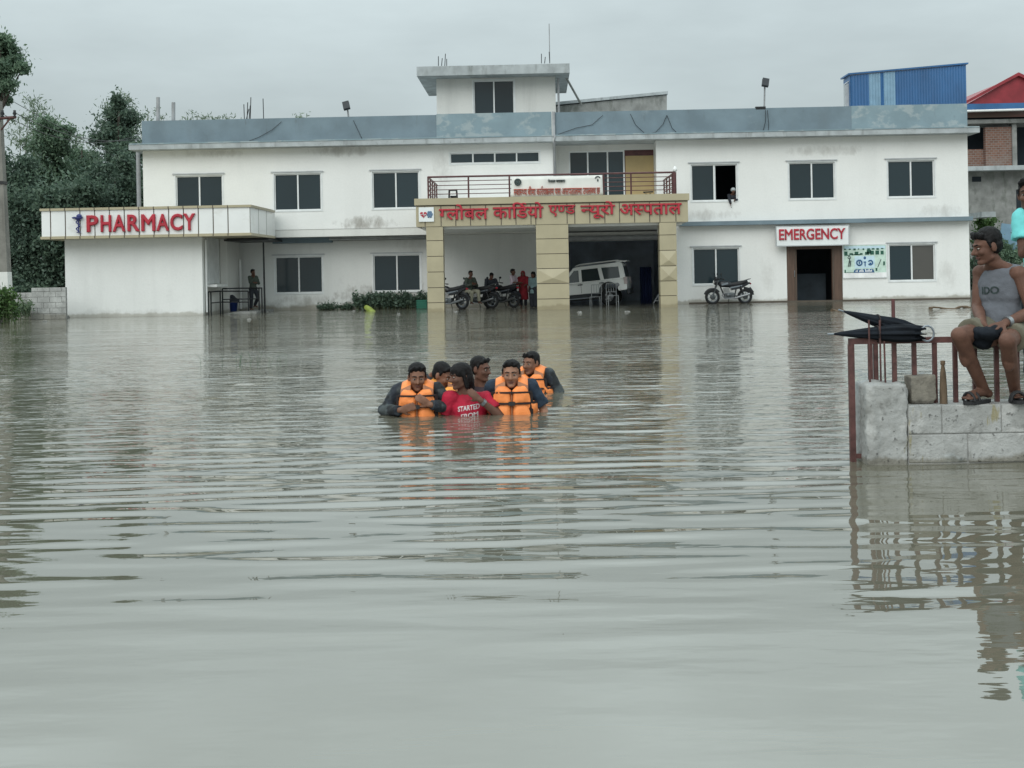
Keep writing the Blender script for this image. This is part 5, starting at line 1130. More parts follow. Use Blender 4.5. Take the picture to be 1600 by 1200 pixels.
def vest(P, m='orange'):
    "quilted foam life vest wrapped round the torso, with shoulder pads, seams and webbing as parts"
    root, T, k = P['root'], P['T'], P['k']
    def prof(phi, z):      # phi 0 = front centre
        a, b_ = .190, .158; c_, s_ = math.cos(phi), math.sin(phi); e = 2.6
        r_ = 1 / ((abs(s_) / a) ** e + (abs(c_) / b_) ** e) ** (1 / e); return s_ * r_, -c_ * r_
    def ztop(phi):
        x, y = prof(phi, 0); ax = abs(x); t = min(1, max(0, (.160 - ax) / .05)); zt = .36 + .145 * t * t * (3 - 2 * t)
        if y < 0 and ax < .05: zt -= .045 * (1 - ax / .05)
        return zt
    def sheet(phis, zs, off, bul=0, th=.05):
        mb = MB(); n, m_ = len(phis), len(zs)
        for layer in (0, 1):
            for i, ph in enumerate(phis):
                x, y = prof(ph, 0); zt = ztop(ph)
                for j_, t in enumerate(zs):
                    z = .0 + zt * t; q = (t * 3) % 1.0; cx = (abs(x) / .155)
                    pad = (bul * (math.sin(math.pi * q) ** .6 if 0 < q < 1 else 0) * min(1, 5 * abs(math.sin(ph)) + .25)) if layer else 0
                    g_ = (off + pad) if layer else (off - th); r_ = math.hypot(x, y); edge = 1 if 0 < j_ < m_ - 1 and 0 < i < n - 1 else .55
                    if layer: g_ = off * edge + pad * edge
                    mb.v.append(tuple(T(x * (1 + g_ / r_), y * (1 + g_ / r_), z)))
        N_ = n * m_
        for i in range(n - 1):
            for j_ in range(m_ - 1):
                a = i * m_ + j_; q = (a, a + m_, a + m_ + 1, a + 1); mb.f += [q[::-1], tuple(x + N_ for x in q)]
        for i in range(n - 1):
            for j_ in (0, m_ - 1): a, b_ = i * m_ + j_, (i + 1) * m_ + j_; mb.f.append((a, b_, b_ + N_, a + N_))
        for j_ in range(m_ - 1):
            for i in (0, n - 1): a, b_ = i * m_ + j_, i * m_ + j_ + 1; mb.f.append((a, b_, b_ + N_, a + N_))
        mb.sm = [True] * len(mb.f); return mb
    phis = np.linspace(.03, 2 * math.pi - .03, 61); zs = np.linspace(0, 1, 25)
    sh_ = sheet(phis, zs, .035, .022); from mathutils import noise as mn
    sh_.v = [tuple(V3(q_) + (V3((q_[0], q_[1], 0)).normalized()) * (.012 * mn.noise(V3(q_) * 14 + V3(root.location) * 3) + .007 * mn.noise(V3(q_) * 31))) for q_ in sh_.v]
    v = sh_.build('life_vest', m, root, False)
    # shoulder pads
    pd = MB()
    for q in (-1, 1):
        vs = []; arc = np.linspace(-.25, math.pi + .25, 13)
        for t in arc:
            for (w_, o_) in ((.055, 0), (.155, 0), (.150, .045), (.060, .045)):
                rr = .135 + o_; vs.append(T(q * w_, -rr * math.cos(t) * 1.0, .435 + (rr - .01) * .82 * math.sin(t) + (.03 if w_ < .1 else -.01)))
        fs = [(i * 4 + j_, i * 4 + (j_ + 1) % 4, (i + 1) * 4 + (j_ + 1) % 4, (i + 1) * 4 + j_) for i in range(12) for j_ in range(4)] + [(0, 1, 2, 3), (51, 50, 49, 48)]
        pd.add(vs, fs, True)
    pd.build('shoulder_pad', m, v, False)
    def band(phis, z0, z1, off, mm, name, par):
        mb = MB(); n = len(phis)
        for o_ in (off - .03, off):
            for ph in phis:
                x, y = prof(ph, 0); r_ = math.hypot(x, y)
                for z in (z0, z1): mb.v.append(tuple(T(x * (1 + o_ / r_), y * (1 + o_ / r_), z)))
        for i in range(n - 1):
            a = 2 * i; mb.f += [(a, a + 1, a + 3, a + 2), tuple(x + 2 * n for x in (a, a + 2, a + 3, a + 1)), (a, a + 2, a + 2 + 2 * n, a + 2 * n), (a + 1, a + 1 + 2 * n, a + 3 + 2 * n, a + 3)]
        mb.f += [(0, 2 * n, 2 * n + 1, 1), (2 * n - 2, 2 * n - 1, 4 * n - 1, 4 * n - 2)]; mb.sm = [False] * len(mb.f); return mb.build(name, mm, par, False)
    ph = np.linspace(-math.pi, math.pi, 61)
    band(ph, .338, .356, .056, 'webbing', 'belt', v); band(np.linspace(-.88, .88, 25), .440, .456, .058, 'webbing', 'seam_band', v)
    band(np.array([-.92, -.86, -.80]), .05, .440, .058, 'webbing', 'side_strap', v); band(np.array([.80, .86, .92]), .05, .440, .058, 'webbing', 'side_strap', v)
    band(np.array([-.03, 0, .03]), .0, .43, .040, 'band', 'zip', v); MB().obox(T(0, -.225, .348), .03, .012, .018, P['Rt']).build('buckle', 'black', v, False)
    for q in (-1, 1):
        mb = MB(); vs = []
        for t in np.linspace(.25, .62, 5):
            for (w_, o_) in ((.056, .04), (.155, .04), (.152, .050), (.059, .050)):
                rr = .135 + o_; vs.append(T(q * w_, -rr * math.cos(t), .435 + (rr - .01) * .82 * math.sin(t) + (.03 if w_ < .1 else -.01)))
        mb.add(vs, [(i * 4 + j_, i * 4 + (j_ + 1) % 4, (i + 1) * 4 + (j_ + 1) % 4, (i + 1) * 4 + j_) for i in range(4) for j_ in range(4)] + [(0, 1, 2, 3), (19, 18, 17, 16)]); mb.build('shoulder_band', 'band', v, False)

def wader(px, top_py, Y, label, **kw):
    h = kw.get('h', 1.70); p = at(px, top_py, Y); hz = kw.get('J', {}).get('head', (0, 0, 1.585))[2] * h / 1.7 + .124 * kw.get('hs', 1); return person(label, (p.x, Y, p.z - hz), **kw)
SHR = dict(shL=(.178, -.01, 1.425), shR=(-.178, -.01, 1.425), head=(0, -.085, 1.548), neck=(0, .0, 1.435))
# left front rescuer
A = wader(653, 567, 12.2, 'wading man in orange life vest over camouflage jacket, leftmost of the group', h=1.70, hair='short', skin='skin', hs=1.06, yaw=R(8), pitch=R(8), vox=.010,
          top=dict(m='camo', sleeve=1.95, name='jacket', collar=1, f=.016, disp=.012), bottom=dict(m='camo', len=1.9),
          J={**SHR, 'elR': (-.325, -.03, 1.235), 'wrR': (-.155, -.235, 1.255), 'hdR': (.9, -.15, .25), 'hnR': (.2, 1, 0), 'elL': (.33, -.05, 1.245), 'wrL': (.13, -.235, 1.30), 'hdL': (-.8, -.2, .55), 'hnL': (-.2, 1, 0)})
vest(A)
# woman in red
Bp = wader(719, 566, 12.1, 'wading woman in a red printed tshirt turned sideways, hand raised to her chin', h=1.62, hair='long', skin='skin3', hs=1.04, yaw=R(-62), pitch=R(6), vox=.010,
           top=dict(m='red_tee', sleeve=.62, f=.016, disp=.009, hem=.12), bottom=dict(m='darkcloth', len=1.9),
           J=dict(pelvis=(.10, .0, .93), neck=(.065, .01, 1.43), head=(.0, -.02, 1.582), shL=(.255, -.02, 1.36), shR=(-.115, -.02, 1.37), elL=(.40, -.12, 1.18), wrL=(.20, -.20, 1.36), hdL=(-.75, .05, .62), hnL=(-.3, .9, .2), elR=(-.17, .02, 1.10), wrR=(-.10, -.15, .95)))
D = Bp['D']; w_ = D['wrL']; dv = (D['wrL'] - D['elL']).normalized()
MB().tube([w_ - dv * .055, w_ - dv * .025], .036, 12).build('wristwatch', 'chrome', Bp['root'], False)
for (s_, z0, z1, x0, x1, tl_) in (('STARTED', 1.236, 1.286, -.025, .190, .03), ('FROM', 1.168, 1.210, .005, .175, .03)):
    print_on(Bp, s_, lambda u, t: V3((x0 + (x1 - x0) * u, 0, z0 + (z1 - z0) * t + tl_ * u)) * (1.62 / 1.70), (0, 1, 0), 'printwhite', .022)
# right front rescuer
C_ = wader(799, 561, 12.2, 'wading man in orange life vest over navy short sleeved shirt facing the camera', h=1.72, hair='crop', skin='skin2', hs=1.08, yaw=R(-4), pitch=R(4), vox=.010, bodyw=1.06,
           top=dict(m='teal_shirt', sleeve=.85, f=.018, disp=.009, collar=1), bottom=dict(m='darkcloth', len=1.9),
           J={**SHR, 'elL': (.295, .0, 1.20), 'wrL': (.33, -.12, 1.0), 'elR': (-.25, .04, 1.18), 'wrR': (-.24, -.1, .96)})
vest(C_, 'orange')
# back row
D_ = wader(692, 566, 12.9, 'wading man with bent head in yellowish life vest behind the woman in red', h=1.66, hair='short', skin='skin', hs=1.04, yaw=R(62), pitch=R(22), vox=.012,
           top=dict(m='camo', sleeve=1.9, f=.02, collar=1), bottom=dict(m='darkcloth', len=1.9), hairm='hair',
           J={**SHR, 'elR': (-.27, .02, 1.33), 'wrR': (-.115, -.02, 1.56), 'hdR': (.7, -.2, .3), 'hnR': (0, -.3, -1), 'elL': (.25, -.05, 1.2), 'wrL': (.18, -.2, 1.1)})
vest(D_, 'orange2')
E_ = wader(751, 557, 13.1, 'wading man in a dark plum shirt without vest, head turned away to the right', h=1.70, hair='short', skin='skin3', hs=1.05, yaw=R(58), pitch=R(4), vox=.012,
           top=dict(m='darktee', sleeve=.6, f=.018), bottom=dict(m='darkcloth', len=1.9), J=dict(elL=(.26, -.02, 1.15), elR=(-.26, -.02, 1.15), shL=(.19, .02, 1.39), shR=(-.16, -.04, 1.40)))
F_ = wader(832, 549, 14.3, 'wading man in orange life vest with dark sleeves, hindmost of the group', h=1.72, hair='short', skin='skin', hs=1.04, yaw=R(-22), pitch=R(2), vox=.012, rz=R(-14),
           top=dict(m='camo', sleeve=1.9, f=.02, collar=1), bottom=dict(m='darkcloth', len=1.9), J={**SHR, 'elL': (.30, .0, 1.20), 'wrL': (.22, -.2, 1.05), 'elR': (-.25, .0, 1.2), 'wrR': (-.22, -.2, 1.05)})
vest(F_)

# ------------------------------------------------------------------ foreground wall, railing, umbrellas and the sitting man
YW = 8.6
zW, zPier = Z(1500, 632, YW), Z(1385, 598, YW); xW0, xPe, xW1 = X(1352, 660, YW), X(1418, 660, YW), X(1660, 660, YW) + 1.2
WL = thing('block_wall', 'whitewashed concrete block wall with rough higher end pier in the foreground', 'wall', ((xW0 + xW1) / 2, YW, 0))
pb_ = MB(); pb_.box(xW0 + .01, xPe, YW - .01, YW + .33, -.45, zPier - .012); pb_.ell((xPe - .02, YW + .12, zPier - .09), (.05, .12, .09)); pb_.ell((xW0 + .1, YW + .15, zPier - .02), (.09, .14, .03)); pb_.ell((xW0 + .05, YW, .2), (.05, .03, .2))
pb_.remesh('end_pier', 'block', WL, .014, 2, .008, .05, world=True)
mb = MB(); z_ = zW; k_ = 0
bm_all = MB()
while z_ > -.3:
    x_ = xPe + .004 - (.0 if k_ % 2 else .17)
    while x_ < xW1:
        a_, b_ = max(x_, xPe + .004), x_ + .395
        if b_ - a_ > .06: bm_all.box(a_ + .002, b_ - .002, YW + random.uniform(-.003, .003), YW + .33, z_ - .195 + .002, z_ - .002, .008)
        x_ += .395
    z_ -= .195; k_ += 1
bm_all.build('blockwork', 'block', WL); MB().box(xPe + .003, xW1, YW + .008, YW + .322, -.45, zW - .012).build('mortar', 'mortar', WL)
RL = thing('iron_railing', 'rusty red iron railing on top of the foreground block wall', 'railing', ((xW0 + xW1) / 2, YW + .15, zW))
YRW = YW + .16; zr = Z(1460, 531, YRW)
tr = MB(); xr0 = X(1326, 530, YRW); tr.box(xr0, xW1, YRW - .02, YRW + .02, zr - .020, zr + .020); tr.build('top_rail', 'rust', RL)
lp = MB(); xl_ = X(1331, 620, YRW); lp.box(xl_ - .019, xl_ + .019, YRW - .018, YRW + .018, -.5, zr - .021); lpo = lp.build('end_post', 'rust', RL)
MB().box(xl_ + .02, xW0 + .05, YRW - .012, YRW + .012, Z(1340, 716, YRW), Z(1340, 709, YRW)).build('brace', 'rust', lpo)
for px in (1360, 1368.5, 1397.5, 1428.5, 1460.5, 1492.5, 1523, 1557, 1589, 1621):
    x_ = X(px, 575, YRW); MB().box(x_ - .014, x_ + .014, YRW - .014, YRW + .014, (zPier - .03 if px < 1410 else zW - .02), zr - .021).build('baluster', 'rust', RL)
for px, q0 in ((1357.5, 500), (1374.5, 500), (1381.5, 533)):
    a_, b_ = at(px + 2, 600, YW + .08), at(px, q0, YW + .08); MB().tube([a_, b_], .0065, 6).build('rebar', 'rust', RL)
st = MB(); a_ = at(1474.5, 632, YW + .08); b_ = at(1473, 564, YW + .08); d_ = b_ - a_
st.tube([a_ - d_ * .02, a_ + d_ * .3, a_ + d_ * .72, a_ + d_ * .90, a_ + d_ * .92, a_ + d_ * 1.0, a_ + d_ * 1.01], [.026, .025, .019, .010, .016, .016, .008], 10)
tag(st.build('wooden_stake', 'wood'), 'weathered wooden stake with a knob standing on the block wall', 'stake')
cb_ = MB(); a_, b_ = at(1421, 628, YW + .1), at(1460, 588, YW + .1); cb_.obox(((a_.x + b_.x) / 2, YW + .14, zW + .02 + (b_.z - a_.z) / 2), (b_.x - a_.x) / 2, .07, (b_.z - a_.z) / 2, Euler((0, R(-2), R(4))).to_matrix())
cb_.obox(((a_.x + b_.x) / 2, YW + .14, zW + .010), .075, .06, .012, Matrix.Identity(3))
tag(cb_.remesh('concrete_block', 'oldblock', None, .009, 1, .004, .03, world=True), 'loose grey concrete block set on the wall beside the pier', 'block')
def umbrella(label, tip, end, r, seed, handle=True):
    root = thing('folded_umbrella', label, 'umbrella', tip.lerp(end, .6), 0, 'black umbrellas on the railing'); g = np.random.default_rng(seed); ax = (end - tip); L_ = ax.length; ax.normalize(); u, v = perp(ax); m_ = MB(); n, ns = 48, 15; rows = []
    for i in range(ns):
        t = i / (ns - 1); rad = r * (.10 + .90 * min(1, t / .72) ** .8) * (1 if t < .86 else 1 - (t - .86) * 1.1); base = tip + ax * L_ * (.07 + .93 * t)
        for q in range(n):
            a = 2 * math.pi * q / n; fl = 1 + (.30 * t) * math.sin(8 * a + 1.7 * t + seed) * .6 + .10 * t * math.sin(17 * a + seed)
            end_j = (.05 * math.sin(8 * a + seed) if i == ns - 1 else 0)
            p = base + (u * math.cos(a) + v * math.sin(a) * 1.0) * rad * fl + ax * end_j; p.z = base.z + (p.z - base.z) * (.72 if p.z > base.z else .62); m_.v.append(tuple(p))
    m_.f = [(i * n + q, i * n + (q + 1) % n, (i + 1) * n + (q + 1) % n, (i + 1) * n + q) for i in range(ns - 1) for q in range(n)] + [tuple(range(n)), tuple(range((ns - 1) * n, ns * n))[::-1]]; m_.sm = [True] * len(m_.f)
    m_.build('canopy', 'umbrella', root); MB().tube([tip, tip + ax * L_ * .1], .006, 8).build('ferrule', 'silver', root)
    MB().tube([tip + ax * L_ * .9, end + ax * .03], .007, 8).build('shaft', 'silver', root)
    tie = tip + ax * L_ * .55; MB().tube([tie + (u * math.cos(a) + V3((0, 0, 1)) * math.sin(a) * .68) * r * .97 for a in np.linspace(0, 6.283, 17)], .005, 5).build('tie_strap', 'webbing', root)
    if handle:
        c_ = end + ax * .035; pts = [c_ + V3((.02 + .044 * math.cos(a), -.03, .052 * math.sin(a))) for a in np.linspace(R(150), R(-150), 14)]; MB().tube(pts, .007, 8).build('hook_handle', 'silver', root)
umbrella('black folded umbrella with pale hook handle lying along the railing, the lower one', at(1293, 522, YRW), at(1434, 521, YRW - .02), .082, 1)
umbrella('black folded umbrella slanting up with pale tip, resting on the lower one', at(1310, 484, YRW + .06), at(1422, 518, YRW + .07), .074, 4, False)
rx_, ry_, rz_ = X(1560, 632, YRW), YRW, zW
def SJ(px, py, Y_): p = at(px, py, Y_); return (p.x - rx_, p.y - ry_, p.z - rz_)
fz = .030
J = dict(pelvis=SJ(1566, 512, 8.84), neck=SJ(1562, 412, 8.86), head=SJ(1541.5, 386, 8.80), shL=SJ(1593, 428, 8.72), shR=SJ(1532, 426, 8.96), elL=SJ(1613, 487, 8.66), wrL=SJ(1570, 505, 8.50), elR=SJ(1527, 480, 8.92), wrR=SJ(1536, 508, 8.58),
         hipL=SJ(1588, 520, 8.78), hipR=SJ(1545, 518, 8.84), knL=SJ(1574, 533, 8.36), knR=SJ(1499, 524, 8.46), anL=SJ(1586, 612, 8.70), anR=SJ(1538, 611, 8.70), hdL=(-.9, -.3, -.25), hnL=(-.2, .3, -1), hdR=(.25, -.5, -.8), hnR=(.5, .6, 0))
tl_, tr_ = SJ(1590, 628, 8.62), SJ(1512, 625, 8.60); J['toeL'] = (tl_[0], tl_[1], .045); J['toeR'] = (tr_[0], tr_[1], .045)
G = person('young man in grey sleeveless shirt and khaki shorts sitting on the railing', (rx_, ry_, rz_), h=1.70, skin='skin3', hair='full', vox=.0065, hs=.98, bodyw=.93, yaw=R(-80), pitch=R(10), J=J, curl=.75,
           top=dict(m='grey_tank', sleeve=0, f=.016, disp=.007, name='sleeveless_shirt', hem=.10), bottom=dict(m='khaki', len=.66, f=.022, name='shorts'))
D = G['D']; dv = (D['wrL'] - D['elL']).normalized(); MB().tube([D['wrL'] - dv * .05, D['wrL'] - dv * .018], .038, 14).build('wristwatch', 'chrome', G['root'], False)
fwd_ = -(G['Rt'] @ V3((0, 1, 0)))
print_on(G, 'IDO', lambda u, t: G['T'](-.075 + .135 * u, -.1, .262 + .060 * t), -fwd_, 'printdark', .03)
for sd in 'LR':
    an, to = D['an' + sd], D['toe' + sd]; fd = V3((to.x - an.x, to.y - an.y, 0)).normalized(); c_ = V3((an.x, an.y, 0)).lerp(V3((to.x, to.y, 0)), .42); rot = Matrix((V3((-fd.y, fd.x, 0)), fd, V3((0, 0, 1)))).transposed(); m_ = MB()
    n = 20; vs = [c_ + rot @ V3((.048 * math.sin(a) * (1 + .18 * math.cos(a)), .135 * math.cos(a), z)) for z in (.002, .022) for a in np.linspace(0, 2 * math.pi, n + 1)[:-1]]
    m_.add(vs, [tuple(range(n))[::-1], tuple(range(n, 2 * n))] + [(i, (i + 1) % n, n + (i + 1) % n, n + i) for i in range(n)])
    so = m_.build('sandal', 'seat', G['root'], False)
    f1 = V3((to.x, to.y, .03)); m_ = MB()
    for q in (-.02, .03): m_.tube([c_ + rot @ V3((.046 * math.cos(a), .06 + q, .022 + .056 * math.sin(a))) for a in np.linspace(0, math.pi, 9)], .010, 6)
    m_.build('strap', 'seat', so, False)
bg_ = MB(); c_ = at(1541, 521, 8.52); bg_.ell(c_ + V3((.0, .06, -.05)), (.085, .07, .06)); bg_.ell(c_ + V3((-.04, .05, -.03)), (.07, .06, .05)); bg_.ell(c_, (.10, .10, .045), Euler((0, R(10), 0)).to_matrix()); bg_.ell(c_ + V3((.05, -.02, .02)), (.07, .07, .04)); bg_.ell(c_ + V3((-.05, .02, -.01)), (.06, .07, .035))
tag(bg_.remesh('folded_bag', 'umbrella', None, .010, 2, .008, .04, world=True), 'crumpled black bag on the lap of the sitting man', 'bag')
px_ = at(1634, 400, 9.0).x
K = person('standing person in bright cyan tshirt at right edge beside the sitting man', (px_, 9.02, zW), h=1.55, skin='skin3', hair='full', vox=.009, hs=1.0, yaw=R(-30), rz=0,
           top=dict(m='cyan_tee', sleeve=.62, f=.022, disp=.008, hem=.15), bottom=dict(m='darkcloth', len=1.8),
           J=dict(head=(-.11, -.03, 1.545), elR=(-.185, -.06, 1.10), shR=(-.165, 0, 1.375), wrR=(-.10, -.24, 1.26), hdR=(.3, -.8, .5), hnR=(.5, .6, 0)))

# ------------------------------------------------------------------ vehicles
def motorcycle(label, loc, rz, steer=R(0), lean=0):
    root = thing('motorcycle', label, 'motorcycle', loc, rz, 'motorcycles parked at the hospital')
    for x_ in (-.64, .64):
        w_ = MB(); w_.torus((x_, 0, .30), .245, .052, n=30, m=10); wo = w_.build('wheel', 'tyre', root, False)
        r_ = MB(); r_.torus((x_, 0, .30), .195, .016, n=26, m=6); r_.lathe((x_, -.05, .30), [(0, 0), (.05, 0), (.05, .1), (0, .1)], 12, 'y')
        for q in range(6): a = q * math.pi / 3 + .3; r_.tube([(x_, 0, .3), (x_ + .195 * math.cos(a), 0, .3 + .195 * math.sin(a))], .014, 5)
        r_.build('rim', 'silver', wo, False); MB().lathe((x_, -.075, .30), [(.02, 0), (.11, 0), (.11, .006), (.02, .006)], 18, 'y').build('brake_disc', 'engine', wo, False)
    f = MB()
    for q in (-1, 1): f.tube([(-.64, q * .085, .30), (-.41, q * .085, .95)], .024, 8)
    f.tube([(-.41, -.09, .93), (-.41, .09, .93)], .03, 8); f.build('fork', 'engine', root, False)
    fe = MB(); fe.torus((-.64, 0, .30), .315, .045, n=14, m=8, a0=35, a1=160); fe.build('front_mudguard', 'bikeblack', root, False)
    t = MB(); t.ell((-.16, 0, .80), (.27, .135, .13)); t.ell((-.05, 0, .77), (.22, .12, .11)); t.remesh('tank', 'bikeblack', root, .02, 3)
    ts = MB()
    for q in (-1, 1): ts.obox((-.17, q * .128, .80), .13, .008, .035, Euler((0, R(-12), 0)).to_matrix()); ts.obox((.28, q * .115, .69), .24, .008, .022, Euler((0, R(-10), 0)).to_matrix())
    ts.build('tank_decal', 'silver', root, False)
    s_ = MB(); s_.cap((.12, 0, .775), .085, (.42, 0, .80), .10); s_.cap((.42, 0, .81), .10, (.70, 0, .88), .07); s_.remesh('saddle', 'seat', root, .02, 3)
    sp = MB(); sp.prism([(.10, .55), (.50, .62), (.86, .82), (.80, .86), (.45, .74), (.08, .72)], -.11, .11); sp.build('side_panel', 'bikeblack', root, False)
    fr = MB(); fr.tube([(-.40, 0, .90), (-.22, 0, .45), (-.10, 0, .25), (.22, 0, .25), (.30, 0, .60)], .028, 7)
    for q in (-1, 1): fr.tube([(.20, q * .10, .33), (.64, q * .10, .30)], .026, 7); fr.tube([(.58, q * .11, .34), (.44, q * .11, .72)], .028, 8)
    fr.build('frame', 'black', root, False)
    e = MB(); e.box(-.18, .22, -.12, .12, .24, .46, .04); e.lathe((-.02, -.14, .35), [(0, 0), (.10, .01), (.11, .05), (.11, .24), (0, .28)], 14, 'y')
    for q in range(6): e.box(-.20, .02, -.10, .10, .48 + q * .03, .495 + q * .03)
    e.build('engine', 'engine', root, False)
    ex = MB(); ex.tube([(-.16, -.10, .46), (-.28, -.11, .36), (-.18, -.13, .24), (.20, -.15, .24), (.36, -.16, .28), (.80, -.17, .40)], [.022, .022, .022, .026, .05, .05], 9); ex.build('exhaust', 'chrome', root, False)
    h_ = MB(); h_.ell((-.50, 0, .88), (.10, .11, .12)); h_.ell((-.50, 0, 1.0), (.06, .12, .10)); h_.remesh('headlamp_cowl', 'bikeblack', root, .018, 2)
    MB().ell((-.585, 0, .87), (.03, .08, .08)).build('headlamp', 'lampglass', root, False)
    hb = MB(); hb.tube([(-.30, -.36, 1.0), (-.36, -.24, 1.02), (-.41, -.08, .98), (-.41, .08, .98), (-.36, .24, 1.02), (-.30, .36, 1.0)], .016, 7)
    for q in (-1, 1): hb.tube([(-.32, q * .28, 1.02), (-.36, q * .36, 1.18)], .008, 5); hb.cap((-.24, q * .40, .985), .022, (-.30, q * .33, 1.0), .022, 8)
    hbo = hb.build('handlebar', 'black', root, False)
    for q in (-1, 1): MB().ell((-.36, q * .40, 1.20), (.02, .07, .045)).build('mirror', 'black', hbo, False)
    rg = MB(); rg.torus((.64, 0, .30), .325, .05, n=12, m=8, a0=10, a1=95); rg.obox((.90, 0, .55), .03, .06, .12, Euler((0, R(-35), 0)).to_matrix()); rg.build('rear_mudguard', 'bikeblack', root, False)
    MB().ell((.86, 0, .80), (.04, .08, .04)).build('tail_lamp', 'letterred', root, False)
    gb_ = MB(); gb_.tube([(.55, -.10, .90), (.82, -.09, .98), (.88, 0, .99), (.82, .09, .98), (.55, .10, .90)], .014, 6); gb_.build('grab_rail', 'engine', root, False)
    MB().tube([(.05, .12, .28), (.02, .28, .02)], .014, 6).build('side_stand', 'black', root, False)
    return root
q = at(1139, 472, 50.3)
MC = motorcycle('black motorcycle parked side on under the right wing window, facing left', (q.x, 50.35, -.03), R(3))
for (px, Y_, rz, lab) in ((700, 49.4, R(-28), 'black motorcycle in left bay half hidden behind the left portico pillar'), (745, 50.2, R(-22), 'black motorcycle in the left bay that the man in khaki trousers sits on'), (783, 50.6, R(-38), 'black motorcycle in the left bay leaned on by the dark hunched person')):
    dup(MC, (X(px, 460, Y_), Y_, -.02), rz, lab)

